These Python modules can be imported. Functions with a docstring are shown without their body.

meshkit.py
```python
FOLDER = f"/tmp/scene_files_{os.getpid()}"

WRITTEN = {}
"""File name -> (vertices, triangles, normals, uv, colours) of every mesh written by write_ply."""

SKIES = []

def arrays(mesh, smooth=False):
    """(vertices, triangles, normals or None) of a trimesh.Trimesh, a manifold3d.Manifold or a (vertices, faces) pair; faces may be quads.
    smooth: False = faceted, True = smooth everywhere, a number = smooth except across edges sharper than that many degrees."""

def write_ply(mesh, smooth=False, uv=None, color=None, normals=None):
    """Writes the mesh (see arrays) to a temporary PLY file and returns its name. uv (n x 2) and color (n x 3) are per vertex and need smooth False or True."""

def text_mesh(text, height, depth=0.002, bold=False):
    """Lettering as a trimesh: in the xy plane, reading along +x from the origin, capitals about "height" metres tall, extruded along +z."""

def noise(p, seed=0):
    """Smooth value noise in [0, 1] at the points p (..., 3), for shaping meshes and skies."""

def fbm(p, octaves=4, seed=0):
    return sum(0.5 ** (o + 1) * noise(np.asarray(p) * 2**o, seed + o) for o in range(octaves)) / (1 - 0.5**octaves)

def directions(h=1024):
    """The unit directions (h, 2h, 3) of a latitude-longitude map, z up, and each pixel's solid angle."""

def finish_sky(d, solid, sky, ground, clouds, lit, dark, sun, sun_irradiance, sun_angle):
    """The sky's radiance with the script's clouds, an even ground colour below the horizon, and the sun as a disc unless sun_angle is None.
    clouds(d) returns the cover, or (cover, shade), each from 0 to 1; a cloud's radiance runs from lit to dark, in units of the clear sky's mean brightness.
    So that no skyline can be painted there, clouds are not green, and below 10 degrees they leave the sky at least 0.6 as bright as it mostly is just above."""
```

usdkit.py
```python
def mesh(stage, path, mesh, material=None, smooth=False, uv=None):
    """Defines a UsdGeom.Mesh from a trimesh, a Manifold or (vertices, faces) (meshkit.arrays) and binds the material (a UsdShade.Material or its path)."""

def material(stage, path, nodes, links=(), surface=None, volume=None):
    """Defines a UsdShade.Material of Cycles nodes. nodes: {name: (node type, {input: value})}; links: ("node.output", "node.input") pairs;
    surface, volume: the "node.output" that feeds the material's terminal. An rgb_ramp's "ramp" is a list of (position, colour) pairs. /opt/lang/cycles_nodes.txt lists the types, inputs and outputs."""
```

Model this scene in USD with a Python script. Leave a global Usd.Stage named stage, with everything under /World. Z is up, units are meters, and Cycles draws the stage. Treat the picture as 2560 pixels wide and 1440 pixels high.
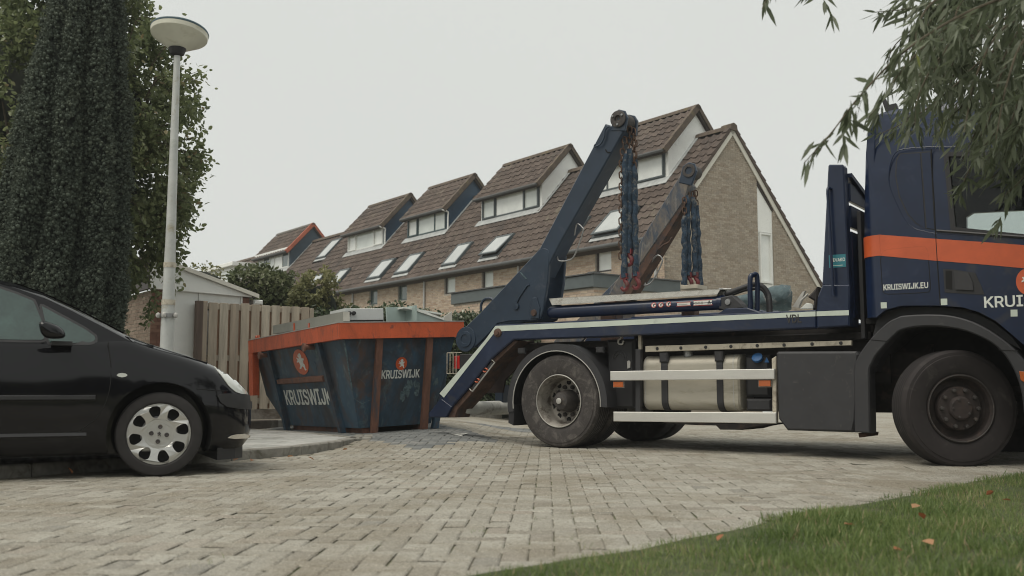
import math, random
import numpy as np, trimesh, usdkit, meshkit
import manifold3d as m3
from shapely.geometry import Polygon, Point, box as sbox
from shapely.ops import unary_union
from scipy.spatial import Delaunay
from pxr import Usd, UsdGeom, UsdLux, UsdShade, Gf, Sdf, Vt

random.seed(7); rng = np.random.default_rng(7)
stage = Usd.Stage.CreateInMemory()
UsdGeom.Xform.Define(stage, '/World')

# ---------------------------------------------------------------- camera, sky, sun
F, H = 2490.0, 0.65                      # focal length in units of the 2560 px wide photograph; lens height
TH = math.atan(256 / F)                  # upward pitch
cam = UsdGeom.Camera.Define(stage, '/World/camera')
cam.CreateFocalLengthAttr(36.0 * F / 2560); cam.CreateHorizontalApertureAttr(36.0); cam.CreateVerticalApertureAttr(20.25)
cam.CreateClippingRangeAttr(Gf.Vec2f(0.05, 2000)); cam.CreateFStopAttr(2.8); cam.CreateFocusDistanceAttr(11.0)
cam.AddTranslateOp().Set(Gf.Vec3d(0, 0, H)); cam.AddRotateXOp().Set(90 + math.degrees(TH))
cam.CreateExposureAttr(0.7)
SUN_EL, SUN_AZ = math.radians(62), math.atan2(-0.5, -0.42)    # azimuth as atan2(x, y) of the direction to the sun
sun = UsdLux.DistantLight.Define(stage, '/World/sun')
sun.CreateIntensityAttr(0.4); sun.CreateAngleAttr(50.0); sun.CreateNormalizeAttr(True); sun.CreateColorAttr(Gf.Vec3f(1.0, 0.94, 0.84))
sun.AddRotateZOp().Set(-math.degrees(SUN_AZ)); sun.AddRotateXOp().Set(-(90 - math.degrees(SUN_EL)))
dome = UsdLux.DomeLight.Define(stage, '/World/sky')
sky_m = usdkit.material(stage, '/World/Looks/overcast_sky', {
    "s": ("sky_texture", {"sky_type": "single_scattering", "sun_disc": False, "sun_elevation": SUN_EL, "sun_rotation": SUN_AZ}),
    "c": ("texture_coordinate", {}), "n": ("noise_texture", {"scale": 1.6, "detail": 4.0}),
    "r": ("rgb_ramp", {"ramp": [(0.25, (6.65, 6.83, 6.55)), (0.75, (6.95, 7.1, 6.78))]}),
    "mix": ("mix", {"fac": 0.985}), "b": ("background_shader", {"strength": 0.0635})},
    [("c.generated", "n.vector"), ("n.fac", "r.fac"), ("s.color", "mix.color1"), ("r.color", "mix.color2"), ("mix.color", "b.color")], surface="b.background")
UsdShade.MaterialBindingAPI.Apply(dome.GetPrim()).Bind(sky_m)
dome.GetPrim().SetCustomDataByKey('kind', 'structure')

# ---------------------------------------------------------------- helpers: picture rays on planes, frames
def ray(px, py):
    a, b = px - 1280, 720 - py
    return np.array([a, F * math.cos(TH) - b * math.sin(TH), F * math.sin(TH) + b * math.cos(TH)])
def gnd(px, py, z=0.0):
    d = ray(px, py); return d[:2] * ((z - H) / d[2])
def at(px, py, Y):
    d = ray(px, py); p = d * (Y / d[1]); p[2] += H; return p
class Frame:
    """u to the right along the thing, v away from the street, z up."""
    def __init__(s, ox, oy, deg):
        a = math.radians(deg); s.deg = deg; s.o = np.array([ox, oy]); s.u = np.array([math.cos(a), math.sin(a)]); s.v = np.array([-s.u[1], s.u[0]])
    def q(s, px, py, v=0.0):
        d = ray(px, py); k = (s.o @ s.v + v) / (d[:2] @ s.v); p = d * k
        return np.array([(p[:2] - s.o) @ s.u, p[2] + H])
    def qs(s, pts, v=0.0): return [tuple(s.q(x, y, v)) for x, y in pts]
    def loc(s, x, y): d = np.array([x, y]) - s.o; return np.array([d @ s.u, d @ s.v])
    def world(s, u, v): return s.o + u * s.u + v * s.v
WF = Frame(0, 0, 0)

# ---------------------------------------------------------------- helpers: materials
LOOKS = {}
def M(name, col, var=0.25, scale=4.0, tones=None, dirt=None, rough=0.6, metallic=0.0, bump=None, coat=0.0, spec=0.5, detail=5.0, stretch=None, sheen=0.0, coat_rough=0.05):
    """A procedural surface: colour (or a choice by the piece's own tone) x noise, optional stains (colour, amount 0..1, scale), optional bump (metres, scale)."""
    n = {"g": ("geometry", {}), "n": ("noise_texture", {"scale": scale, "detail": detail, "roughness": 0.62}),
         "v": ("rgb_ramp", {"ramp": [(0.28, (1 - var,) * 3), (0.72, (1 + var,) * 3)]}),
         "m": ("mix", {"mix_type": "multiply", "fac": 1.0, "color1": col}),
         "p": ("principled_bsdf", {"roughness": rough, "metallic": metallic, "coat_weight": coat, "coat_roughness": coat_rough, "specular_ior_level": spec, "sheen_weight": sheen})}
    src = "g.position"; l = []
    if stretch:
        n["mp"] = ("mapping", {"scale": stretch}); l.append(("g.position", "mp.vector")); src = "mp.vector"
    l += [(src, "n.vector"), ("n.fac", "v.fac"), ("v.color", "m.color2")]
    if tones:
        n["a"] = ("attribute", {"attribute": "tone"}); n["t"] = ("rgb_ramp", {"ramp": tones}); l += [("a.fac", "t.fac"), ("t.color", "m.color1")]
    out = "m.color"
    if dirt:
        for i, (dc, amt, ds) in enumerate(dirt if isinstance(dirt, list) else [dirt]):
            n[f"dn{i}"] = ("noise_texture", {"scale": ds, "detail": 8.0, "roughness": 0.7, "distortion": 0.6}); c = 0.72 - 0.4 * amt
            n[f"dr{i}"] = ("rgb_ramp", {"ramp": [(max(c - 0.07, 0), (0, 0, 0)), (min(c + 0.09, 1), (1, 1, 1))]})
            n[f"dm{i}"] = ("mix", {"mix_type": "mix", "color2": dc})
            l += [(src, f"dn{i}.vector"), (f"dn{i}.fac", f"dr{i}.fac"), (f"dr{i}.color", f"dm{i}.fac"), (out, f"dm{i}.color1")]; out = f"dm{i}.color"
    l.append((out, "p.base_color"))
    if bump:
        n["bn"] = ("noise_texture", {"scale": bump[1], "detail": 4.0}); n["b"] = ("bump", {"distance": bump[0], "strength": 1.0})
        l += [(src, "bn.vector"), ("bn.fac", "b.height"), ("b.normal", "p.normal")]
    LOOKS[name] = usdkit.material(stage, '/World/Looks/' + name, n, l, surface="p.BSDF")
def leafmat(name, ramp, trans=0.35, rough=0.45):
    n = {"a": ("attribute", {"attribute": "tone"}), "t": ("rgb_ramp", {"ramp": ramp}), "p": ("principled_bsdf", {"roughness": rough, "specular_ior_level": 0.35}),
         "tr": ("translucent_bsdf", {}), "x": ("mix_closure", {"fac": trans})}
    LOOKS[name] = usdkit.material(stage, '/World/Looks/' + name, n, [("a.fac", "t.fac"), ("t.color", "p.base_color"), ("t.color", "tr.color"), ("p.BSDF", "x.closure1"), ("tr.BSDF", "x.closure2")], surface="x.closure")
def glassmat(name, tint, rough=0.02):
    n = {"f": ("fresnel", {"IOR": 1.3}), "t": ("transparent_bsdf", {"color": tint}), "g": ("glossy_bsdf", {"roughness": rough, "color": (1, 1, 1)}), "x": ("mix_closure", {})}
    LOOKS[name] = usdkit.material(stage, '/World/Looks/' + name, n, [("f.fac", "x.fac"), ("t.BSDF", "x.closure1"), ("g.BSDF", "x.closure2")], surface="x.closure")

# ---------------------------------------------------------------- helpers: prims
USED = {}
def _path(parent, name):
    k = (parent, name); i = USED.get(k, 0); USED[k] = i + 1
    return f"{parent}/{name}" + (f"_{i:03d}" if i else "")
def info(prim, label=None, cat=None, group=None, kind=None):
    for k, x in (('label', label), ('category', cat), ('group', group), ('kind', kind)):
        if x: prim.SetCustomDataByKey(k, x)
class Thing:
    def __init__(s, name, label, cat, frame=None, group=None, kind=None, z=0.0):
        s.f = frame or WF; s.path = _path('/World', name); s.z = z
        x = UsdGeom.Xform.Define(stage, s.path); x.AddTranslateOp().Set(Gf.Vec3d(float(s.f.o[0]), float(s.f.o[1]), z)); x.AddRotateZOp().Set(float(s.f.deg)); s.x = x
        s.prim = x.GetPrim(); info(s.prim, label, cat, group, kind)
    def part(s, name, mesh, mat, parent=None, smooth=False, tone=None, label=None, kind=None):
        return put(name, mesh, mat, (parent or s.path), smooth, tone, label=label, kind=kind)
def put(name, mesh, mat, parent='/World', smooth=False, tone=None, label=None, cat=None, group=None, kind=None):
    if not isinstance(parent, str): parent = parent.path if hasattr(parent, 'path') else str(parent)
    path = _path(parent, name)
    if isinstance(mesh, (list, tuple)) and len(mesh) and not isinstance(mesh[0], np.ndarray): mesh = cat_(mesh)
    m = usdkit.mesh(stage, path, mesh, LOOKS[mat], smooth)
    if tone is not None:
        pv = UsdGeom.PrimvarsAPI(m).CreatePrimvar('tone', Sdf.ValueTypeNames.FloatArray, 'vertex')
        n = len(m.GetPointsAttr().Get())
        pv.Set(Vt.FloatArray.FromNumpy((np.full(n, tone) if np.ndim(tone) == 0 else np.asarray(tone)).astype(np.float32)))
    info(m.GetPrim(), label, cat, group, kind)
    return path
def cat_(ms): return trimesh.util.concatenate([tm(m) for m in ms])
def tm(m):
    if isinstance(m, trimesh.Trimesh): return m
    v, f, _ = meshkit.arrays(m); return trimesh.Trimesh(v, f, process=False)
CAMP = np.array([0, 0, H])
def pieces(parent, frame, name, meshes, mat, limit=300, rest=None, tones=None, smooth=False, z=0.0, key=None):
    """Single pieces: the nearest `limit` as prims of their own, the others joined as stuff."""
    if not meshes: return
    tones = rng.random(len(meshes)) if tones is None else np.asarray(tones)
    cen = np.array([m.vertices.mean(0) for m in meshes])
    w = frame.o + cen[:, :1] * frame.u + cen[:, 1:2] * frame.v
    d = np.hypot(w[:, 0], w[:, 1]) if key is None else np.array([key(c) for c in cen])
    order = np.argsort(d)
    for i in order[:limit]: put(name, meshes[i], mat, parent, smooth, float(tones[i]))
    o = order[limit:]
    if len(o):
        put(rest or name + 's_beyond', trimesh.util.concatenate([meshes[i] for i in o]), mat, parent, False, np.concatenate([np.full(len(meshes[i].vertices), tones[i]) for i in o]), kind='stuff')

# ---------------------------------------------------------------- helpers: shapes (local u, v, z)
def box(u0, u1, v0, v1, z0, z1, b=0.0):
    if b <= 0:
        m = trimesh.creation.box((u1 - u0, v1 - v0, z1 - z0)); m.apply_translation(((u0 + u1) / 2, (v0 + v1) / 2, (z0 + z1) / 2)); return m
    return prism([(u0, z0), (u1, z0), (u1, z1), (u0, z1)], v0, v1, b)
def _inset(p, b):
    p = np.asarray(p, float); n = len(p); out = []
    for i in range(n):
        a, c, e = p[i - 1], p[i], p[(i + 1) % n]
        d1 = (c - a) / max(np.linalg.norm(c - a), 1e-9); d2 = (e - c) / max(np.linalg.norm(e - c), 1e-9)
        n1, n2 = np.array([-d1[1], d1[0]]), np.array([-d2[1], d2[0]]); m = n1 + n2; k = m @ n1
        out.append(c + m / max(k, 0.35) * b if np.linalg.norm(m) > 1e-6 else c + n1 * b)
    return np.array(out)
def _tri(poly):
    v, f = trimesh.creation.triangulate_polygon(Polygon(poly), engine='earcut'); return np.asarray(v)[:, :2], np.asarray(f)
def area2(p): p = np.asarray(p); return np.sum(p[:, 0] * np.roll(p[:, 1], -1) - np.roll(p[:, 0], -1) * p[:, 1])
def prism(poly, v0, v1, b=0.0, axis='v'):
    """Outline in (u,z) (axis v), (v,z) (axis u) or (u,v) (axis z), extruded from v0 to v1 with chamfered rims b."""
    p = np.asarray(poly, float)
    if area2(p) < 0: p = p[::-1]
    n = len(p); h = v1 - v0
    if b > 0:
        q = _inset(p, b); layers = [(q, 0), (p, b), (p, h - b), (q, h)]
    else: layers = [(p, 0), (p, h)]
    V = np.vstack([np.c_[a, np.full(n, z)] for a, z in layers]); Fc = []
    for k in range(len(layers) - 1):
        for i in range(n):
            j = (i + 1) % n; a, bb, c, d = k * n + i, k * n + j, (k + 1) * n + j, (k + 1) * n + i; Fc += [(a, bb, c), (a, c, d)]
    tv, tf = _tri(layers[0][0])
    idx = np.array([np.argmin(((layers[0][0] - x) ** 2).sum(1)) for x in tv]); t = idx[tf]
    ar = layers[0][0][t]; sgn = np.cross(ar[:, 1] - ar[:, 0], ar[:, 2] - ar[:, 0]); t = np.where((sgn < 0)[:, None], t[:, ::-1], t)
    Fc += [tuple(x[::-1]) for x in t] + [tuple(x + (len(layers) - 1) * n) for x in t]
    m = trimesh.Trimesh(V, np.array(Fc), process=False)
    return orient(m, v0, v1, axis)
def orient(m, v0, v1, axis):
    V = m.vertices.copy(); h = v1 - v0
    if axis == 'v': m.vertices = np.c_[V[:, 0], v0 + h - V[:, 2], V[:, 1]]
    elif axis == 'u': m.vertices = np.c_[v0 + V[:, 2], V[:, 0], V[:, 1]]
    else: m.vertices = np.c_[V[:, 0], V[:, 1], v0 + V[:, 2]]
    return m
def plate(shape, v0, v1, axis='v'):
    gs = list(getattr(shape, 'geoms', [shape]))
    return cat_([orient(trimesh.creation.extrude_polygon(g, v1 - v0, engine='earcut'), v0, v1, axis) for g in gs if g.area > 1e-6])
def tube(pts, r, n=8, closed=False, cap=True):
    p = np.asarray(pts, float); N = len(p); r = np.broadcast_to(r, N)
    if closed: t = np.roll(p, -1, 0) - np.roll(p, 1, 0)
    else: t = np.gradient(p, axis=0)
    t /= np.maximum(np.linalg.norm(t, axis=1, keepdims=True), 1e-9)
    x = np.cross(t[0], [0, 0, 1.0]); x = np.cross(t[0], [1.0, 0, 0]) if np.linalg.norm(x) < 0.1 else x; x /= np.linalg.norm(x)
    V = []; a = np.linspace(0, 2 * np.pi, n, endpoint=False)
    for i in range(N):
        x = x - (x @ t[i]) * t[i]; x /= np.linalg.norm(x); y = np.cross(t[i], x)
        V.append(p[i] + r[i] * (np.cos(a)[:, None] * x + np.sin(a)[:, None] * y))
    V = np.vstack(V); Fc = []
    for i in range(N if closed else N - 1):
        k = (i + 1) % N
        for j in range(n):
            l = (j + 1) % n; Fc += [(i * n + j, i * n + l, k * n + l), (i * n + j, k * n + l, k * n + j)]
    if not closed and cap:
        V = np.vstack([V, p[0], p[-1]]); c0, c1 = len(V) - 2, len(V) - 1
        for j in range(n):
            l = (j + 1) % n; Fc += [(c0, l, j), (c1, (N - 1) * n + j, (N - 1) * n + l)]
    return trimesh.Trimesh(V, np.array(Fc), process=False)
def curve(pts, n=6):
    """Catmull-Rom through the points."""
    p = np.asarray(pts, float); q = np.vstack([2 * p[0] - p[1], p, 2 * p[-1] - p[-2]]); out = []
    for i in range(1, len(q) - 2):
        for t in np.linspace(0, 1, n, endpoint=False):
            out.append(0.5 * (2 * q[i] + (q[i + 1] - q[i - 1]) * t + (2 * q[i - 1] - 5 * q[i] + 4 * q[i + 1] - q[i + 2]) * t * t + (3 * q[i] - q[i - 1] - 3 * q[i + 1] + q[i + 2]) * t ** 3))
    return np.vstack([out, p[-1:]])
def lathe(prof, n=32, center=(0, 0, 0), axis='z', a0=0.0, a1=2 * math.pi):
    """prof: (radius, height) from bottom to top, turned about the axis through center."""
    full = abs(a1 - a0 - 2 * math.pi) < 1e-6; a = np.linspace(a0, a1, n, endpoint=not full); P = np.asarray(prof, float); k = len(P)
    V = np.vstack([np.c_[P[:, 0] * math.cos(x), P[:, 0] * math.sin(x), P[:, 1]] for x in a]); Fc = []
    for i in range(n if full else n - 1):
        j = (i + 1) % n
        for q in range(k - 1): Fc += [(i * k + q, j * k + q, j * k + q + 1), (i * k + q, j * k + q + 1, i * k + q + 1)]
    if axis == 'v': V = np.c_[V[:, 0], -V[:, 2], V[:, 1]]        # height runs towards the street (-v)
    elif axis == 'u': V = np.c_[V[:, 2], V[:, 0], V[:, 1]]
    return trimesh.Trimesh(V + np.asarray(center), np.array(Fc), process=False)
def disc(u, z, r, v0, v1, n=24, b=0.0):
    a = np.linspace(0, 2 * np.pi, n, endpoint=False); return prism(np.c_[u + r * np.cos(a), z + r * np.sin(a)], v0, v1, b)
def text(s, u0, z0, height, v, depth=0.003, bold=True, width=None, shear=0.0, rise=0.0):
    m = meshkit.text_mesh(s, height, depth, bold); V = m.vertices.copy(); x = V[:, 0] - V[:, 0].min()
    if width: x = x * (width / x.max())
    m.vertices = np.c_[u0 + x, v - V[:, 2], z0 + V[:, 1] + rise * x]; return m
def xf(m, A=None, t=(0, 0, 0)):
    m = m.copy(); V = m.vertices
    if A is not None: V = V @ np.asarray(A).T
    m.vertices = V + np.asarray(t); return m
def rotz(a): c, s = math.cos(a), math.sin(a); return np.array([[c, -s, 0], [s, c, 0], [0, 0, 1]])
def man(m):
    m = trimesh.Trimesh(m.vertices, m.faces, process=True); return m3.Manifold(m3.Mesh(np.asarray(m.vertices, np.float32), np.asarray(m.faces, np.uint32)))
def hullpts(pts): return trimesh.convex.convex_hull(np.asarray(pts))
def scatter(tmpl, faces, C, R, S, tone=None):
    """Copies of a small template at centres C with rotations R and sizes S, joined; returns mesh and per-vertex tone."""
    V = np.einsum('nij,kj->nki', R, tmpl) * np.asarray(S).reshape(-1, 1, 1) + C[:, None, :]
    k = len(tmpl); Fc = (np.asarray(faces)[None] + (np.arange(len(C)) * k)[:, None, None]).reshape(-1, 3)
    tn = np.repeat(rng.random(len(C)) if tone is None else tone, k)
    return trimesh.Trimesh(V.reshape(-1, 3), Fc, process=False), tn
def frames_from(d, roll=None):
    """Rotation matrices whose second column runs along d (n,3), turned about it at random."""
    d = d / np.maximum(np.linalg.norm(d, axis=1, keepdims=True), 1e-9); n = len(d)
    r = rng.normal(size=(n, 3)) if roll is None else roll
    x = np.cross(d, r); x /= np.maximum(np.linalg.norm(x, axis=1, keepdims=True), 1e-9); z = np.cross(x, d)
    return np.stack([x, d, z], 2)
LEAF = (np.array([(0, 0, 0), (0.28, 0.35, 0.06), (0, 0.45, -0.02), (-0.28, 0.35, 0.06), (0.2, 0.75, 0.02), (-0.2, 0.75, 0.02), (0, 1, -0.06)]), [(0, 1, 2), (0, 2, 3), (1, 4, 2), (3, 2, 5), (2, 4, 6), (2, 6, 5)])
WLEAF = (np.array([(0, 0, 0), (0.078, 0.3, 0.01), (-0.078, 0.3, 0.01), (0.066, 0.65, -0.03), (-0.066, 0.65, -0.03), (0, 1, -0.09)]), [(0, 1, 2), (1, 3, 2), (2, 3, 4), (3, 5, 4)])
BLADE = (np.array([(-0.045, 0, 0), (0.045, 0, 0), (-0.035, 0.45, 0.05), (0.035, 0.45, 0.05), (0, 1, 0.3)]), [(0, 1, 2), (1, 3, 2), (2, 3, 4)])
SPRIG = (np.array([(-.13, 0, 0), (.13, 0, 0), (0.05, 1, .12), (0, 0, -.07), (0, 0, .07), (.1, .85, 0), (-.06, 0, .06), (.06, 0, -.06), (-.25, .8, -.2), (.06, 0, .06), (-.06, 0, -.06), (.28, .75, .22), (-.05, .1, 0), (.05, .1, 0), (-.3, .62, .25)]), [(0, 1, 2), (3, 4, 5), (6, 7, 8), (9, 10, 11), (12, 13, 14)])

# ---------------------------------------------------------------- materials
M('paver', (.3, .3, .3), var=.22, scale=30, tones=[(0, (.19, .173, .141)), (.15, (.248, .235, .198)), (.5, (.286, .273, .233)), (.82, (.332, .32, .276)), (.94, (.252, .223, .184)), (1, (.2, .194, .17))], dirt=[((.175, .152, .11), .42, 1.1), ((.19, .165, .12), .3, .45), ((.46, .43, .36), .36, 110), ((.12, .105, .078), .36, 60)], rough=.9, bump=(.006, 130))
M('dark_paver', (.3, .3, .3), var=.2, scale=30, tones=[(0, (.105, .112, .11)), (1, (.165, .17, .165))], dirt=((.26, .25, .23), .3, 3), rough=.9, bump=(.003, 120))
M('joint', (.17, .152, .112), var=.4, scale=40, dirt=((.075, .095, .03), .5, 2.2), rough=1)
M('soil', (.13, .115, .085), var=.3, scale=6, dirt=((.07, .1, .035), .45, .9), rough=1)
M('gravel', (.3, .27, .22), var=.5, scale=60, rough=1, bump=(.02, 50))
M('kerb', (.235, .225, .2), var=.2, scale=14, dirt=((.12, .11, .085), .4, 5), rough=.95, bump=(.002, 90))
M('dark_kerb', (.1, .085, .072), var=.25, scale=10, dirt=((.2, .19, .16), .3, 4), rough=.95)
M('slab', (.3, .3, .3), var=.16, scale=16, tones=[(0, (.27, .27, .25)), (.6, (.34, .34, .32)), (1, (.4, .39, .365))], dirt=((.16, .155, .13), .3, 2.4), rough=.92, bump=(.002, 120))
M('turf', (.05, .062, .022), var=.5, scale=10, dirt=((.11, .085, .05), .3, 5), rough=1)
M('white_mark', (.62, .62, .58), var=.12, scale=20, dirt=((.2, .2, .18), .3, 30), rough=.9)
leafmat('grass', [(0, (.075, .118, .034)), (.45, (.14, .195, .06)), (.8, (.215, .265, .095)), (.95, (.32, .31, .15)), (1, (.38, .3, .18))], .38, .5)
leafmat('tree_leaf', [(0, (.075, .10, .045)), (.5, (.165, .195, .09)), (.85, (.24, .27, .135)), (1, (.27, .22, .12))], .45, .36)
leafmat('willow_leaf', [(0, (.06, .075, .043)), (.6, (.145, .17, .105)), (.9, (.27, .3, .22)), (1, (.22, .25, .07))], .5, .35)
leafmat('conifer_leaf', [(0, (.046, .06, .046)), (.6, (.08, .10, .076)), (1, (.118, .138, .10))], .12, .7)
leafmat('shrub_leaf', [(0, (.05, .065, .03)), (.6, (.11, .13, .06)), (.9, (.2, .21, .12)), (1, (.36, .35, .27))], .3, .5)
leafmat('pale_shrub_leaf', [(0, (.09, .1, .04)), (.6, (.2, .2, .09)), (1, (.34, .32, .17))], .35, .5)
leafmat('ivy_leaf', [(0, (.03, .045, .022)), (.55, (.065, .09, .045)), (.85, (.16, .19, .12)), (1, (.4, .4, .32))], .2, .35)
leafmat('dead_leaf', [(0, (.24, .075, .03)), (.5, (.36, .15, .07)), (1, (.42, .24, .13))], .25, .6)
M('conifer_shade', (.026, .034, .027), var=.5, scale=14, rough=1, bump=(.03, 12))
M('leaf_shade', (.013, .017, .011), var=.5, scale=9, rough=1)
M('bark', (.09, .075, .058), var=.4, scale=12, rough=.95, bump=(.01, 30), stretch=(1, 1, .3))
M('twig', (.085, .07, .045), var=.3, scale=20, rough=.85)
M('brick_tan', (.3, .3, .3), var=.16, scale=18, tones=[(0, (.37, .265, .195)), (.35, (.46, .36, .27)), (.75, (.53, .435, .335)), (1, (.39, .30, .24))], rough=.92)
M('brick_gable', (.3, .3, .3), var=.22, scale=14, tones=[(0, (.27, .22, .17)), (.4, (.335, .285, .225)), (.8, (.385, .335, .27)), (1, (.30, .26, .215))], dirt=((.29, .255, .205), .3, .8), rough=.95)
M('brick_brown', (.3, .3, .3), var=.2, scale=16, tones=[(0, (.16, .115, .085)), (1, (.25, .195, .15))], rough=.92)
M('brick_red', (.3, .3, .3), var=.2, scale=16, tones=[(0, (.15, .07, .05)), (1, (.26, .15, .105))], rough=.92)
M('mortar', (.40, .37, .32), var=.15, scale=9, rough=1)
M('mortar_grey', (.33, .29, .235), var=.15, scale=9, rough=1)
M('roof_tile', (.1, .08, .07), var=.3, scale=9, tones=[(0, (.064, .046, .037)), (.5, (.082, .06, .048)), (1, (.102, .077, .063))], dirt=[((.15, .13, .095), .2, 1.6), ((.045, .037, .033), .3, .5)], rough=.85, bump=(.004, 70))
M('mossy_ridge', (.10, .077, .06), var=.3, scale=7, dirt=((.15, .125, .065), .3, 5), rough=.9)
M('orange_verge', (.36, .1, .055), var=.25, scale=6, rough=.85)
M('grey_tile', (.13, .12, .105), var=.3, scale=8, rough=.9)
M('underlay', (.05, .04, .035), var=.2, rough=1)
M('lead', (.36, .375, .37), var=.22, scale=5, rough=.75)
M('white_board', (.8, .81, .78), var=.05, scale=3, dirt=((.5, .5, .46), .14, 3), rough=.55)
M('cream_board', (.64, .62, .55), var=.08, scale=3, rough=.6)
M('slate_board', (.035, .06, .085), var=.15, scale=4, rough=.6)
M('blue_board', (.018, .05, .09), var=.12, scale=4, rough=.5)
M('grey_fascia', (.095, .115, .118), var=.12, scale=3, rough=.6)
M('frame_white', (.72, .73, .7), var=.05, rough=.45)
M('frame_grey', (.07, .085, .09), var=.08, rough=.45)
M('frame_teal', (.045, .075, .08), var=.1, rough=.45)
M('frame_brown', (.05, .04, .038), var=.1, rough=.55)
M('gutter_grey', (.075, .078, .078), var=.2, scale=6, rough=.6)
M('zinc', (.42, .43, .42), var=.15, scale=5, rough=.55)
def pane(name, c, rough=.06): M(name, c, var=.12, scale=1.3, rough=rough, spec=.6, coat=.3)
pane('blind_pane', (.74, .76, .73)); pane('curtain_pane', (.6, .64, .61)); pane('skylight_pane', (.40, .42, .41)); pane('dark_pane', (.09, .12, .115)); pane('sky_pane', (.45, .48, .47), .05); pane('teal_pane', (.13, .17, .16))
M('wood', (.3, .3, .3), var=.26, scale=9, tones=[(0, (.31, .255, .195)), (.5, (.40, .345, .27)), (1, (.46, .41, .33))], dirt=((.22, .2, .16), .3, 5), rough=.85, stretch=(1, 1, .12), bump=(.002, 60))
M('wood_inner', (.31, .19, .12), var=.2, scale=8, rough=.85, stretch=(1, 1, .12))
M('wood_old', (.3, .3, .3), var=.3, scale=9, tones=[(0, (.095, .068, .054)), (1, (.16, .125, .10))], rough=.9, stretch=(1, 1, .12))
M('concrete', (.24, .22, .19), var=.25, scale=8, dirt=((.12, .1, .08), .4, 3), rough=.95)
M('truck_blue', (.0075, .0155, .042), var=.2, scale=3, dirt=[((.02, .03, .06), .2, 6), ((.045, .042, .038), .16, 1.4)], rough=.25, spec=.5)
M('arm_blue', (.017, .031, .053), var=.2, scale=3, dirt=[((.05, .06, .078), .22, 5)], rough=.4)
M('worn_arm', (.035, .055, .085), var=.3, scale=5, dirt=[((.15, .125, .1), .62, 5), ((.2, .19, .17), .3, 14)], rough=.6, stretch=(1, 1, .35))
M('rust', (.085, .048, .034), var=.4, scale=9, dirt=((.035, .033, .036), .4, 7), rough=.9)
M('dark_rust', (.03, .02, .018), var=.4, scale=6, dirt=((.05, .034, .027), .3, 5), rough=.9)
M('chain_rust', (.11, .062, .04), var=.4, scale=30, dirt=((.04, .035, .035), .4, 20), rough=.7, metallic=.3)
M('orange_paint', (.5, .088, .024), var=.12, scale=5, rough=.4, coat=.25)
M('skip_orange', (.50, .088, .026), var=.16, scale=6, dirt=[((.07, .04, .035), .26, 9), ((.3, .06, .02), .32, 2.5)], rough=.55, stretch=(1, 1, .4))
M('skip_blue', (.028, .064, .10), var=.3, scale=4, dirt=[((.075, .045, .034), .4, 2.4), ((.1, .15, .155), .24, 7), ((.02, .025, .032), .35, 1.4)], rough=.55, stretch=(1, 1, .6))
M('skip_rib', (.16, .075, .05), var=.35, scale=9, dirt=((.05, .06, .075), .32, 6), rough=.8, stretch=(1, 1, .3))
M('scuff', (.09, .135, .145), var=.5, scale=18, dirt=((.03, .055, .072), .5, 22), rough=.7)
M('stripe', (.5, .555, .49), var=.07, scale=4, dirt=((.3, .32, .3), .12, 10), rough=.45)
M('lettering', (.66, .68, .64), var=.05, scale=4, rough=.5)
M('skip_letter', (.6, .62, .58), var=.1, scale=6, dirt=((.05, .08, .1), .14, 25), rough=.6)
M('dark_letter', (.03, .028, .026), var=.1, rough=.6)
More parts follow.
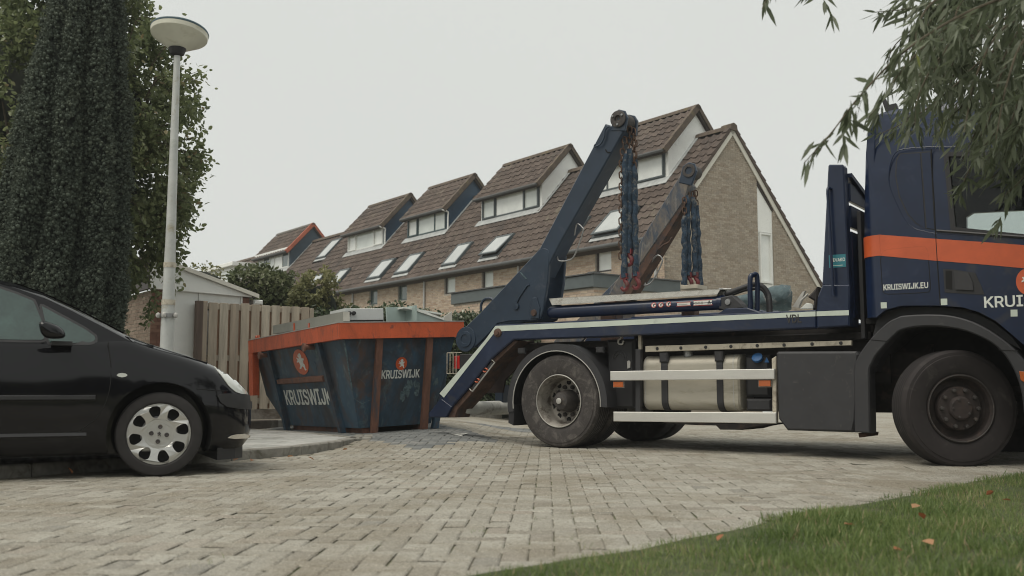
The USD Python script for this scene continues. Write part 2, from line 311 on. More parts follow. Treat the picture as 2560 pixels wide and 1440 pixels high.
M('sticker_white', (.62, .6, .56), var=.06, rough=.5); M('sticker_red', (.42, .05, .04), var=.1, rough=.5); M('teal_sticker', (.025, .17, .21), var=.08, rough=.4)
M('black_plastic', (.017, .017, .019), var=.2, scale=6, rough=.55)
M('grey_plastic', (.028, .028, .031), var=.14, scale=5, dirt=((.07, .066, .062), .16, 12), rough=.55)
M('chassis', (.02, .017, .016), var=.35, scale=5, dirt=((.07, .045, .035), .25, 6), rough=.8)
M('tyre', (.042, .037, .035), var=.3, scale=9, dirt=[((.11, .1, .09), .35, 7), ((.16, .15, .14), .12, 30)], rough=.85, bump=(.002, 60))
M('dark_tyre', (.021, .017, .017), var=.2, scale=9, dirt=((.05, .044, .04), .2, 5), rough=.85)
M('car_tyre', (.023, .021, .021), var=.2, scale=12, rough=.85)
M('rim_grey', (.30, .28, .25), var=.25, scale=8, dirt=((.1, .085, .07), .42, 7), rough=.6, metallic=.2)
M('rim_dark', (.032, .024, .022), var=.4, scale=8, dirt=((.06, .04, .032), .35, 9), rough=.8)
M('hub', (.045, .04, .038), var=.35, scale=14, dirt=((.1, .08, .065), .3, 12), rough=.7)
M('aluminium', (.62, .61, .57), var=.07, scale=4, rough=.42, metallic=.55, stretch=(.3, 1, 4))
M('tank', (.46, .43, .36), var=.1, scale=3, dirt=((.33, .3, .23), .3, 4), rough=.5, metallic=.3, stretch=(.3, 1, 2.5))
M('dirty_rail', (.45, .41, .33), var=.18, scale=6, dirt=((.18, .15, .11), .3, 7), rough=.6)
M('chequer', (.56, .55, .51), var=.1, scale=8, dirt=((.36, .33, .28), .3, 6), rough=.5, metallic=.4)
M('steel', (.3, .3, .3), var=.2, scale=10, rough=.4, metallic=.8)
M('pale_steel', (.45, .44, .41), var=.15, scale=10, rough=.5, metallic=.4)
M('sleeve', (.022, .042, .068), var=.5, scale=22, dirt=((.16, .15, .13), .3, 14), rough=.95, bump=(.012, 26))
M('tarp', (.07, .105, .115), var=.35, scale=9, dirt=((.2, .21, .2), .3, 8), rough=.8, bump=(.02, 12))
M('hook_red', (.13, .018, .022), var=.3, scale=18, dirt=((.09, .05, .04), .3, 16), rough=.6)
M('reflector', (.42, .1, .02), var=.1, rough=.25, coat=.4); M('tail_red', (.45, .02, .018), var=.1, rough=.25, coat=.4)
M('blue_cap', (.015, .09, .24), var=.1, rough=.5)
M('white_tube', (.6, .6, .56), var=.15, scale=5, dirt=((.12, .085, .065), .4, 3), rough=.6)
M('car_paint', (.004, .004, .005), var=.1, scale=2, rough=.07, spec=.38)
M('car_trim', (.022, .022, .024), var=.12, scale=8, rough=.5)
M('car_glass', (.026, .05, .044), var=.5, scale=4, rough=.05, spec=.8, coat=.5)
M('hubcap', (.5, .5, .48), var=.05, scale=8, rough=.34, metallic=.75)
M('dark_gap', (.006, .006, .006), var=.1, rough=.9)
M('lamp_lens', (.58, .6, .56), var=.15, scale=9, rough=.12, coat=.8); M('chrome', (.8, .8, .8), var=.03, rough=.15, metallic=1)
M('lamp_post', (.46, .47, .45), var=.12, scale=4, dirt=[((.33, .3, .22), .2, 7), ((.3, .33, .28), .2, 2)], rough=.5, metallic=.25)
M('lamp_shade', (.56, .55, .46), var=.1, scale=3, dirt=((.4, .38, .28), .3, 4), rough=.45)
M('lamp_top', (.06, .1, .12), var=.2, rough=.4)
M('oven_white', (.55, .57, .56), var=.05, scale=5, rough=.35); M('board_grey', (.26, .265, .235), var=.1, scale=3, rough=.6); M('board_edge', (.46, .45, .4), var=.1, rough=.6)
M('door_teal', (.34, .42, .395), var=.1, scale=3, rough=.5); M('panel_white', (.66, .68, .64), var=.05, rough=.45)
M('seat_fabric', (.02, .018, .018), var=.2, rough=.9)
glassmat('cab_glass', (.84, .87, .86))
# @@PARTS@@

# ================================================================ GROUND, ROAD, PAVEMENT
SK = Frame(-2.113, 12.708, math.degrees(.544))       # the skip's corner nearest the camera
def sstep(x, a, b): t = np.clip((x - a) / (b - a), 0, 1); return t * t * (3 - 2 * t)
def hz(x, y):
    """Height of the road: a gentle table under the skip, a slight fall at the truck's front wheels."""
    x, y = np.asarray(x, float), np.asarray(y, float)
    d0, d1 = x - SK.o[0], y - SK.o[1]; u = d0 * SK.u[0] + d1 * SK.u[1]; v = d0 * SK.v[0] + d1 * SK.v[1]
    s = sstep(y + .25 * x, 9.7, 12.2) * sstep(-x, -.35, 1.2) * sstep(x, -7, -5)
    return s * np.clip(.077 + .044 * u - .015 * v, 0, .15) - .045 * sstep(x, 1.8, 3.6) * sstep(-y, -10, -8.4)
def sheet(x0, x1, y0, y1, d, dz, fn=hz):
    xs, ys = np.arange(x0, x1 + 1e-6, d), np.arange(y0, y1 + 1e-6, d); X, Y = np.meshgrid(xs, ys); Z = fn(X, Y) + dz; nx = len(xs)
    i = (np.arange(len(ys) - 1)[:, None] * nx + np.arange(nx - 1)).ravel()
    return trimesh.Trimesh(np.c_[X.ravel(), Y.ravel(), Z.ravel()], np.vstack([np.c_[i, i + 1, i + nx + 1], np.c_[i, i + nx + 1, i + nx]]), process=False)
g_ = put('ground', sheet(-400, 400, -200, 600, 50, -.09, lambda x, y: 0 * x), 'soil', kind='structure')
road = Thing('road', None, None, kind='structure')
road.part('bedding', sheet(-16, 22, -6, 30, .25, -.0095), 'joint')
road.part('far_paving', sheet(-9, 14, 17.0, 30, .5, -.003), 'paver', tone=.6)
VERGE = Polygon([tuple(gnd(*q)) for q in [(1130, 1452), (1210, 1436), (1330, 1418), (1450, 1398), (1580, 1381), (1700, 1352), (1850, 1325), (2000, 1283), (2150, 1264), (2300, 1236), (2420, 1208), (2560, 1186), (2800, 1158)]] + [(9.5, 9.0), (9.5, .6), (-.9, .6)])
KB = [tuple(gnd(*q)) for q in [(-260, 1216), (0, 1196), (250, 1177), (500, 1158), (620, 1149), (720, 1141), (800, 1131), (860, 1122), (892, 1115), (908, 1109), (911, 1104)]]
KBK = [tuple(gnd(*q, .07)) for q in [(902, 1099.5), (881, 1096), (846, 1092), (769, 1085), (700, 1080), (633, 1076)]]
PAV = Polygon(KB + KBK + [(-5.2, 15.2), (-13, 11)] + [(-13, 8)])
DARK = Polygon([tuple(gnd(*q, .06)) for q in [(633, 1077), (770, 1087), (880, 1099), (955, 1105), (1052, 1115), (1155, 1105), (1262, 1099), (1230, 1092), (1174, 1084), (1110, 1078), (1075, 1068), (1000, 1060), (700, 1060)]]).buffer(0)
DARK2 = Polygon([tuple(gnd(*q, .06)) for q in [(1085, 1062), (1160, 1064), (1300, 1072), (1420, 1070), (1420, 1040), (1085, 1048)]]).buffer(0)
LP, WP = .212, .106                                            # paver module
def paver_mesh(cx, cy, a, l, w):
    c, s = math.cos(a), math.sin(a); g, b = .002, .0085; hl, hw = l / 2 - g, w / 2 - g
    o = np.array([(-hl, -hw), (hl, -hw), (hl, hw), (-hl, hw)]); i = np.array([(-hl + b, -hw + b), (hl - b, -hw + b), (hl - b, hw - b), (-hl + b, hw - b)])
    tl = rng.normal(0, .010, 2); dz = rng.normal(0, .0015)
    j = rng.normal(0, .0016, 2); da = rng.normal(0, .010); c, s = math.cos(a + da), math.sin(a + da)
    P = np.vstack([i, o]); X = cx + j[0] + P[:, 0] * c - P[:, 1] * s; Y = cy + j[1] + P[:, 0] * s + P[:, 1] * c
    Z = hz(X, Y) + dz + P[:, 0] * tl[0] + P[:, 1] * tl[1]; Z[4:] -= .005
    return trimesh.Trimesh(np.c_[X, Y, Z], PF, process=False)
PF = np.array([(0, 1, 2), (0, 2, 3)] + [t for k in range(4) for t in ((4 + k, 4 + (k + 1) % 4, (k + 1) % 4), (4 + k, (k + 1) % 4, k))])
A0 = math.radians(-2.0); ca, sa = math.cos(A0), math.sin(A0); light, dark = [], []
VB, PB = VERGE.buffer(-.06), PAV.buffer(-.02)
import shapely
ij = [(i, j) for i in range(-130, 150) for j in range(-10, 190)]
I = np.array(ij); s_ = (I[:, 0] - I[:, 1]) % 4
cand = []
for (i, j), s in zip(ij, s_):
    if s == 0: cand.append((i + 1.0, j + .5, 0.0))
    elif s == 3: cand.append((i + .5, j + 1.0, math.pi / 2))
cand = np.array(cand); lx, ly = cand[:, 0] * WP, cand[:, 1] * WP
wx, wy = lx * ca - ly * sa, lx * sa + ly * ca + 2.2
ok = (wy > 2.3) & (wy < 17.1) & (np.abs(wx) < .56 * wy + 2.2)
cand, wx, wy = cand[ok], wx[ok], wy[ok]
ok = ~shapely.contains_xy(VB, wx, wy) & ~shapely.contains_xy(PB, wx, wy)
cand, wx, wy = cand[ok], wx[ok], wy[ok]
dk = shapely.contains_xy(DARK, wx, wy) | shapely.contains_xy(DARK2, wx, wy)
for k in range(len(wx)):
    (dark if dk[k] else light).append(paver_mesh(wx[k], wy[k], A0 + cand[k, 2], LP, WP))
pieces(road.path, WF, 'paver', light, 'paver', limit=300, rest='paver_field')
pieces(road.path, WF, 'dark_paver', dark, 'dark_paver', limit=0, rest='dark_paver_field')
tri = [tuple(gnd(*q, .02)) for q in [(1122, 1103), (1170, 1098.5), (1152, 1106.5)]]
road.part('painted_triangle', trimesh.Trimesh([(x, y, float(hz(x, y)) + .006) for x, y in tri], [(0, 1, 2)], process=False), 'white_mark')

# pavement of slabs with a curved kerb
pav = Thing('pavement', None, None, kind='structure')
def ptop(x, y): return .088 + 0 * np.asarray(x)
pav.part('bed', prism([p for p in PAV.buffer(-.05).exterior.coords[:-1]], -.02, .08, axis='z'), 'joint')
line = curve([(x, y, 0) for x, y in KB + KBK], 5)[:, :2]
seg = np.r_[0, np.cumsum(np.linalg.norm(np.diff(line, axis=0), axis=1))]
def along(d): return np.array([np.interp(d, seg, line[:, 0]), np.interp(d, seg, line[:, 1])])
d = 0.0
while d < seg[-1] - .1:
    e = min(d + (.98 if d < seg[-1] - 5.2 else .33), seg[-1]); a, b = along(d + .004), along(e - .004); t = (b - a) / np.linalg.norm(b - a); n = np.array([-t[1], t[0]])
    o = b; ht = .095
    q = [a, b, b + n * .12, a + n * .12]
    pav.part('kerb_stone', prism([tuple(x) for x in q], -.05, ht, .012, axis='z'), 'kerb', smooth=False)
    d = e
pf = Frame(*KB[4], math.degrees(math.atan2(KB[4][1] - KB[1][1], KB[4][0] - KB[1][0])))
inner = PAV.buffer(-.13); slabs = []
for i in range(-16, 12):
    for j in range(0, 26):
        u, v = (i + (.5 if j % 2 else 0)) * .302, j * .302
        w = [tuple(pf.world(u + a, v + b)) for a, b in ((.003, .003), (.298, .003), (.298, .298), (.003, .298))]
        g = Polygon(w).intersection(inner)
        if g.area > .01 and g.geom_type == 'Polygon':
            slabs.append(prism(list(g.simplify(.01).exterior.coords[:-1]), .06, .09 + rng.normal(0, .0015), .004, axis='z'))
pieces(pav.path, WF, 'paving_slab', slabs, 'slab', 300)

# planting bed with dark kerb along the back of the road
kb2 = [tuple(gnd(*q)) for q in [(430, 1086), (560, 1079), (690, 1073.5)]] + [(-2.3, 18.2), (-1.27, 19.8), (.09, 21.9), (2.6, 24.6)]
bed = Thing('planting_bed', None, None, kind='structure')
bed.part('bed_soil', prism(kb2 + [(1.0, 27), (-8, 24), (-9, 17)], -.05, .15, axis='z'), 'gravel')
for a, b in zip(kb2[:-1], kb2[1:]):
    a, b = np.array(a), np.array(b); L = np.linalg.norm(b - a); k = max(1, round(L / 1.0)); t = (b - a) / L; n = np.array([t[1], -t[0]])
    for i in range(k):
        p, q = a + t * (L * i / k + .004), a + t * (L * (i + 1) / k - .004)
        bed.part('kerb_stone', prism([tuple(p + n * .06), tuple(q + n * .06), tuple(q - n * .08), tuple(p - n * .08)], -.05, .16 + .003 * i, .012, axis='z'), 'dark_kerb' if b[0] < -2.4 else 'kerb')

# grass verge in the foreground
verge = Thing('verge', None, None, kind='structure')
verge.part('turf_soil', prism(list(VERGE.buffer(-.03).exterior.coords[:-1]), -.06, .012, axis='z'), 'turf')
minx, miny, maxx, maxy = VERGE.bounds
N = 230000; X = rng.uniform(minx, min(maxx, 7.2), N); Y = rng.uniform(2.7, min(maxy, 9.6), N)
jx, jy = .11 * (meshkit.fbm(np.c_[X * 5, Y * 5, 0 * X], 3, 41) - .5) + rng.normal(0, .02, N), .22 * (meshkit.fbm(np.c_[X * 4, Y * 4, 0 * X], 3, 42) - .5) + rng.normal(0, .02, N)
keep = shapely.contains_xy(VERGE, X + jx, Y + jy) & (np.abs(X) < .56 * Y + .5); X, Y = X[keep], Y[keep]
keep = (rng.random(len(X)) < np.clip(5.2 / Y, .45, 1)) & (rng.random(len(X)) < np.clip(4.2 * (meshkit.fbm(np.c_[X * 2.6, Y * 2.6, 0 * X], 3, 77) - .12), .25, 1)); X, Y = X[keep], Y[keep]
tuft = meshkit.fbm(np.c_[X * 3.2, Y * 3.2, 0 * X], 3, 3); edge = shapely.distance(shapely.points(np.c_[X, Y]), VERGE.exterior)
D = np.c_[rng.normal(0, .33, len(X)) + .25 * (meshkit.noise(np.c_[X * 5, Y * 5, 0 * X], 9) - .5), rng.normal(0, .33, len(X)), np.ones(len(X))]
S = (.014 + .078 * tuft ** 1.3) * rng.uniform(.55, 1.3, len(X)) * np.clip(.6 + edge * 2.2, .6, 1)
# blades are about 5 mm wide whatever their length
tn = np.clip(.2 + 1.15 * (meshkit.fbm(np.c_[X * 1.9, Y * 1.9, 0 * X + 4], 4, 5) - .3) + rng.normal(0, .2, len(X)), 0, 1); tn[rng.random(len(X)) < .035] = 1
gm, gt = scatter(*BLADE, np.c_[X, Y, np.full(len(X), .008)], frames_from(D), S, tn)
put('grass', gm, 'grass', tone=gt, kind='stuff', label='short green lawn grass growing on the verge in the foreground', cat='grass')
# weeds in the joints
wp = [gnd(*q) for q in [(520, 1410), (930, 1372), (1460, 1366), (1440, 1350), (1340, 1300), (1200, 1330)]]
C = np.array([(x + rng.normal(0, .025), y + rng.normal(0, .05), 0) for x, y in wp for _ in range(9)])
wm, wt = scatter(*BLADE, C, frames_from(np.c_[rng.normal(0, .5, (len(C), 2)), np.ones(len(C))]), rng.uniform(.012, .03, len(C)))
put('joint_weeds', wm, 'grass', tone=wt, kind='stuff', label='small green weeds sprouting from the joints of the brick road', cat='weeds')
# fallen leaves
def dead_leaf(px, py, size, tone, label, z=.05, tilt=.35):
    x, y = gnd(px, py, z); R = frames_from(np.array([[rng.normal(), rng.normal(), rng.normal(0, tilt)]]), np.array([[.2, .1, 1.0]]) + rng.normal(0, .25, (1, 3)))
    v, f = LEAF; R[:, :, [0, 2]] = R[:, :, [0, 2]]
    fr = Frame(x, y, 0); m, t = scatter(v * np.array([1.1, 1, 1.8]), f, np.array([[0, 0, z]]), R, [size], [tone])
    th = Thing('fallen_leaf', label, 'leaf', fr, group='fallen leaves on the verge and in the gutter'); th.part('blade', m, 'dead_leaf', tone=t)
for a in [(2333, 1362, .075, .9, 'pale orange curled leaf lying in the foreground grass near the bottom right corner'), (2232, 1372, .05, .45, 'orange brown leaf standing on edge in the grass left of the pale curled leaf'),
          (2310, 1298, .055, .15, 'dark red leaf in the middle of the grass verge'), (2505, 1249, .05, .3, 'red leaf in the grass under the truck cab near the right edge of the photo'), (2280, 1270, .07, 1., 'white green narrow leaf at the verge edge beside the road', .05),
          (1793, 1352, .045, .4, 'small rust leaf at the tip of the grass by the road'), (2465, 1237, .05, .2, 'dull red leaf highest up in the grass below the front wheel'), (2110, 1310, .06, .7, 'orange stalk-like leaf lying on the left part of the grass verge')]:
    dead_leaf(*a)
for px, py, t, lb in [(584, 1152, .8, 'orange leaf on the road against the kerb just right of the car wheel'), (632, 1149, .6, 'flat brown leaf in the gutter below the car bumper'), (718, 1143, .9, 'small pale leaf in the gutter between the car and the kerb tip'), (868, 1121, .95, 'orange leaf against the curved tip of the kerb'), (180, 1184, .5, 'brown leaf in the gutter under the car'), (770, 1142, .7, 'tan leaf on the road beside the curving kerb')]:
    dead_leaf(px, py, .07, t, lb, .03)

# ================================================================ TERRACED HOUSES
ROW = np.array([4.08, 27.6]); rdir = np.array([math.cos(math.radians(126.6)), math.sin(math.radians(126.6))])
AL = math.atan(1.11); ZG, RW = 5.0, 3.2; ZR = ZG + 1.11 * RW
def slope(u, w, z, a=AL):
    c, s = math.cos(a), math.sin(a); return np.array([[1, 0, 0], [0, c, -s], [0, s, c]]), np.array([u, w, z])
TX = np.array([0, .03, .06, .13, .2, .26, .30]); TZ = np.array([.042, .052, .042, .009, .003, .018, .04])
def tile_mesh(u, y, A, T, jit):
    k = len(TX); lift = .028 + jit * .005
    lo = np.c_[u + TX, np.full(k, y), TZ + lift]; hi = np.c_[u + TX, np.full(k, y + .37), TZ - .004]; lip = lo - (0, 0, .026)
    V = np.vstack([lo, hi, lip]) @ A.T + T; Fc = []
    for i in range(k - 1): Fc += [(i, i + 1, k + i + 1), (i, k + i + 1, k + i), (2 * k + i, 2 * k + i + 1, i + 1), (2 * k + i, i + 1, i)]
    return trimesh.Trimesh(V, np.array(Fc), process=False)
def tile_field(u0, u1, w0, z0, length, holes=(), a=AL):
    """Tiles in courses of 0.335 m from the eave at (w0, z0) upwards; holes are (u0, u1, y0, y1) on the slope."""
    A, T = slope(0, w0, z0, a); out = []; n = int((u1 - u0) / .3 + .5); p = (u1 - u0) / n
    for r in range(int(length / .335 + .3)):
        y = r * .335 - .03
        for i in range(n):
            cu, cy = u0 + (i + .5) * p, y + .18
            if any(h[0] < cu < h[1] and h[2] < cy < h[3] for h in holes): continue
            out.append(tile_mesh(u0 + i * p, y, A, T, rng.normal()))
    return out
def brick_face(u0, u1, z0, z1, v, holes=(), shape=None, axis='v', h=.0625, l=.22, proud=.006):
    """Stretcher bond, each brick a five-sided box standing proud of the mortar at v (towards -v, or +u for axis u)."""
    out = []; rows = int((z1 - z0) / h)
    for r in range(rows):
        z = z0 + r * h; off = 0 if r % 2 else l / 2; x = u0 - off
        while x < u1 - .02:
            a, b = max(x, u0), min(x + l - .01, u1); x += l
            if b - a < .03: continue
            cx, cz = (a + b) / 2, z + h / 2
            if any(q[0] < b and q[1] > a and q[2] - .03 < cz < q[3] + .03 for q in holes):
                for q in holes:
                    if q[2] - .03 < cz < q[3] + .03:
                        if a < q[0] < b: b = q[0]
                        elif a < q[1] < b: a = q[1]
                        elif a >= q[0] and b <= q[1]: a = b
                if b - a < .03: continue
            if shape is not None and not shape.contains(Point(cx, cz)): continue
            pr = proud + rng.normal(0, .0012)
            P = [(a, z), (b, z), (b, z + h - .011), (a, z + h - .011)]
            if axis == 'v': V = [(x_, v - pr, y_) for x_, y_ in P] + [(x_, v + .004, y_) for x_, y_ in P]
            else: V = [(v + pr, x_, y_) for x_, y_ in P] + [(v - .004, x_, y_) for x_, y_ in P]
            out.append(trimesh.Trimesh(V, BF, process=False))
    return out
BF = np.array([(0, 1, 2), (0, 2, 3), (4, 5, 1), (4, 1, 0), (5, 6, 2), (5, 2, 1), (6, 7, 3), (6, 3, 2), (7, 4, 0), (7, 0, 3)])
def window(h, parent, u0, u1, z0, z1, v, fm, gm, mullions=(), sill=None, fw=.06, opens=()):
    """Frame with mullions and panes set in it; mullions are positions between 0 and 1."""
    xs = [u0] + [u0 + (u1 - u0) * m for m in mullions] + [u1]
    bars = unary_union([sbox(u0, z0, u1, z0 + fw), sbox(u0, z1 - fw, u1, z1), sbox(u0, z0, u0 + fw, z1), sbox(u1 - fw, z0, u1, z1)] + [sbox(x - fw / 2, z0, x + fw / 2, z1) for x in xs[1:-1]])
    fr = h.part('window_frame', plate(bars, v, v + .07), fm, parent)
    for i, (a, b) in enumerate(zip(xs[:-1], xs[1:])):
        pm = gm[i % len(gm)] if isinstance(gm, (list, tuple)) else gm
        if i in opens:
            s = plate(unary_union([sbox(a + fw * .4, z0 + fw * .5, b - fw * .4, z1 - fw * .5).difference(sbox(a + fw * 1.3, z0 + fw * 1.3, b - fw * 1.3, z1 - fw * 1.3))]), v - .03, v + .02); h.part('casement', s, fm, fr)
        h.part('pane', box(a + fw * .4, b - fw * .4, v + .03, v + .045, z0 + fw * .5, z1 - fw * .5), pm, fr)
    if sill: h.part('sill', box(u0 - .04, u1 + .04, v - .06, v + .06, z0 - .06, z0 - .003, .008), sill, fr)
def skylight(h, roof, u0, u1, y0, y1, fm, gm, open_=0.0):
    A, T = slope(0, 0, ZG); c = np.array([0, (y1), .09]); a = open_; R = np.array([[1, 0, 0], [0, math.cos(a), -math.sin(a)], [0, math.sin(a), math.cos(a)]])
    def place(m, tilt=False):
        V = m.vertices
        if tilt: V = (V - c) @ np.linalg.inv(R).T + c
        return trimesh.Trimesh(V @ A.T + T, m.faces, process=False)
    fr = plate(sbox(u0, y0, u1, y1).difference(sbox(u0 + .07, y0 + .07, u1 - .07, y1 - .07)), .0, .10, axis='z')
    f = h.part('skylight_frame', place(fr), fm, roof)
    sash = plate(sbox(u0 + .02, y0 + .02, u1 - .02, y1 - .02).difference(sbox(u0 + .1, y0 + .1, u1 - .1, y1 - .1)), .085, .125, axis='z')
    h.part('sash', place(sash, True), fm, f); h.part('pane', place(box(u0 + .09, u1 - .09, y0 + .09, y1 - .09, .1, .112), True), gm, f)
    h.part('flashing', place(box(u0 - .06, u1 + .06, y0 - .14, y0 - .004, .035, .062)), 'lead', f)
def halfround(p0, p1, r, n=10): p0, p1 = np.array(p0), np.array(p1); return tube(np.linspace(p0, p1, 3), r, n)
def house(t0, t1, label, dorm=None, sky=(), wins=(), pipes=(), brick_n=0, tile_n=0, gable=False, detail=True):
    f = Frame(*(ROW + rdir * t1), -53.4); W = t1 - t0; U = lambda t: t1 - t
    h = Thing('terraced_house', label, 'house', f, group='terraced houses of the row')
    holes = [(U(b), U(a), z0, z1) for a, b, z0, z1, *_ in wins]
    shape = sbox(0, -.1, W, ZG - .02)
    for q in holes: shape = shape.difference(sbox(q[0], q[2], q[1], q[3]))
    wall = h.part('wall', plate(shape, .25, .45), 'mortar' if brick_n >= 0 else 'brick_tan', tone=.5)
    if detail:
        bs = brick_face(0.0, W, 1.9, ZG - .12, .25, holes)
        pieces(wall, f, 'brick', bs, 'brick_tan', brick_n, 'brickwork', z=0, key=lambda c: -c[0] + abs(c[2] - 3.9) * 2)
    for a, b, z0, z1, fm, gm, sm in wins: window(h, wall, U(b), U(a), z0, z1, .32, fm, gm, sill=sm)
    # roof body
    prof = [(-.05, ZG - .12), (RW, ZR - .06), (7.3, 3.88), (7.3, 3.7), (RW, ZR - .4), (.2, ZG - .22)]
    roof = h.part('roof', prism(prof, 0.0, W, axis='u'), 'underlay')
    sl = RW / math.cos(AL); th = [(U(s[1]) - .05, U(s[0]) + .05, s[2] - .1, s[3] + .05) for s in sky]
    if dorm: th.append((U(dorm['t'][1]) - .05, U(dorm['t'][0]) + .05, 1.87 / math.cos(AL) - .1, 9))
    tl = tile_field(0, W, -.06, ZG - .07, sl + .12, th)
    pieces(roof, f, 'roof_tile', tl, 'roof_tile', tile_n, 'tile_field')
    rear = prism([(RW, ZR + .02), (7.35, 3.96), (7.35, 3.89), (RW, ZR - .05)], 0, W, axis='u'); h.part('rear_slope', rear, 'roof_tile', roof, tone=.4)
    n = int(W / .33); skip_u = (U(dorm['t'][1]), U(dorm['t'][0])) if dorm else (9e9, 9e9)
    rt = [prism([(x, y) for x, y in [(RW - .15, ZR - .06), (RW - .11, ZR + .05), (RW, ZR + .105), (RW + .11, ZR + .05), (RW + .15, ZR - .06)]], i * W / n + .004, (i + 1) * W / n + .012, axis='u') for i in range(n) if not skip_u[0] + .1 < (i + .5) * W / n < skip_u[1] - .1]
    for m in rt: h.part('ridge_tile', m, 'mossy_ridge', roof)
    h.part('gutter', tube([(0, -.13, ZG - .1), (W, -.13, ZG - .1)], .065, 10), 'gutter_grey', roof, smooth=40)
    for t in pipes: h.part('downpipe', tube([(U(t), .19, ZG - .12), (U(t), .19, .1)], .04, 8), 'zinc', smooth=40)
    for s in sky: skylight(h, roof, U(s[1]), U(s[0]), s[2], s[3], s[4], s[5], s[6] if len(s) > 6 else 0)
    if dorm:
        a, b = U(dorm['t'][1]), U(dorm['t'][0]); dw, z0, z1 = 1.87, 7.0, 8.14
        body = h.part('dormer', prism([(dw, z0), (dw, z1), (3.1, 9.41), (3.95, 8.46), (3.95, 7.4), (2.6, 7.4)], a, b, axis='u'), dorm['cheek'], label=dorm.get('label'))
        if dorm['cheek'] == 'slate_board':
            for k in range(14):
                z = 7.35 + k * .14; w0, w1 = max(dw, (z - ZG) / 1.11 - 1.9), 3.9
                lo = dw + (0 if z < 8.14 else (z - 8.14) / 1.04); hi = min(3.1 + (9.41 - z) / 1.12, 3.9)
                if hi > lo + .05: h.part('cladding_board', prism([(lo, z), (hi, z), (hi - .1, z + .125), (lo + (.12 if z > 8 else 0), z + .125)], b, b + .014, axis='u'), 'slate_board', body)
        window(h, body, a + dorm.get('in', .12), b - dorm.get('in', .12), 7.12, 8.06, dw - .05, dorm['frame'], dorm['panes'], dorm['mull'], opens=dorm.get('opens', ()))
        if dorm.get('box'): h.part('shutter_box', box(a + .02, b - .02, dw - .2, dw - .051, 7.98, 8.15, .03), 'frame_white', body)
        h.part('apron', xf(box(a - .12, b + .12, -.30, .02, .045, .06), *(lambda s: (s[0], s[1]))(slope(0, dw, ZG + 1.11 * dw))), 'lead', body)
        h.part('side_flashing', xf(box(b, b + .14, 0, 1.95, .05, .064), *(lambda s: (s[0], s[1]))(slope(0, dw, ZG + 1.11 * dw))), 'lead', body)
        h.part('gutter', tube([(a - .1, dw - .30, 7.9), (b + .1, dw - .30, 7.9)], .055, 8), 'gutter_grey', body, smooth=40)
        da = math.atan2(9.5 - 7.92, 3.1 - 1.62)
        rs = h.part('dormer_roof', prism([(1.62, 7.85), (3.1, 9.43), (4.0, 8.42), (4.0, 8.32), (3.1, 9.3), (1.7, 7.82)], a - .1, b + .1, axis='u'), 'underlay', body)
        pieces(body, f, 'dormer_tile', tile_field(a - .16, b + .1, 1.6, 7.9, 2.12, (), da), 'roof_tile', 0 if tile_n == 0 else 160, 'dormer_tile_field')
        rm = dorm.get('verge', 'mossy_ridge'); n = int((b - a + .3) / .33)
        for i in range(n):
            x0 = a - .16 + i * (b - a + .3) / n
            h.part('ridge_tile', prism([(2.96, 9.42), (3.0, 9.52), (3.1, 9.575), (3.2, 9.52), (3.24, 9.42)], x0 + .004, x0 + (b - a + .3) / n + .01, axis='u'), 'mossy_ridge' if rm == 'mossy_ridge' else 'grey_tile', body)
        A, T = slope(0, 1.6, 7.9, da)
        for k in range(7):
            y = k * .315; lf = .02 if k % 2 else .028
            h.part('verge_tile', xf(box(b + .02, b + .15, y - .03, y + .31, -.1, .055 + lf, .012), A, T), rm if rm != 'mossy_ridge' else 'mossy_ridge', body, tone=.4)
        A2, T2 = slope(0, 3.95, 8.5, math.pi - math.atan(1.11))
        for k in range(4):
            y = k * .3
            h.part('verge_tile', xf(prism([(0, 0), (.3, 0), (.3, .1), (0, .1)], b + .02, b + .15, axis='u'), np.array([[1, 0, 0], [0, -.66, .75], [0, .75, .66]]), (0, 3.98 - .0 * k - 0, 8.46)) if False else xf(box(b + .02, b + .15, 0, .31, -.06, .07, .012), np.array([[1, 0, 0], [0, .67, .742], [0, -.742, .67]]), (0, 3.1 + k * .2, 9.5 - k * .223)), rm, body, tone=.3)
        if dorm.get('pipe'): h.part('downpipe', tube(curve([(b + .02, dw - .3, 7.92), (b + .09, dw - .3, 7.86), (b + .09, dw - .06, 7.8), (b + .06, dw - .04, 7.6), (b + .06, dw - .04, 7.1)], 4), .035, 8), 'frame_white', body, smooth=40)
    if gable:
        zr = lambda w: ZG + 1.11 * w if w < RW else ZR - 1.113 * (w - RW)
        sh = Polygon([(.25, -.1), (.25, ZG + .2), (RW, ZR - .06), (7.2, zr(7.2) - .06), (7.2, -.1)])
        gap = sbox(4.30, -.1, 5.02, 9); sh2 = sh.difference(gap)
        gw = h.part('gable_wall', plate(sh2, W - .2, W, axis='u'), 'mortar_grey')
        bsh = sh.buffer(-.06).difference(sbox(4.29, -1, 5.03, 9))
        bs = brick_face(.26, 4.29, .8, ZR, W, shape=bsh, axis='u', h=.0625) + brick_face(5.03, 7.18, .8, 6.4, W, shape=bsh, axis='u')
        pieces(gw, f, 'gable_brick', bs, 'brick_gable', 300, 'gable_brickwork', key=lambda c: abs(c[1] - 2.6) + abs(c[2] - 5.2))
        st = sh.intersection(gap).buffer(-.01); h.part('white_panel_strip', plate(st.difference(sbox(4.36, 3.9, 4.96, 5.5)), W - .12, W - .03, axis='u'), 'white_board', gw)
        wf = h.part('window_frame', plate(sbox(4.38, 3.92, 4.94, 5.48).difference(sbox(4.44, 3.98, 4.88, 5.42)), W - .1, W + .01, axis='u'), 'frame_white', gw)
        h.part('pane', plate(sbox(4.42, 3.96, 4.90, 5.44), W - .06, W - .05, axis='u'), 'blind_pane', wf)
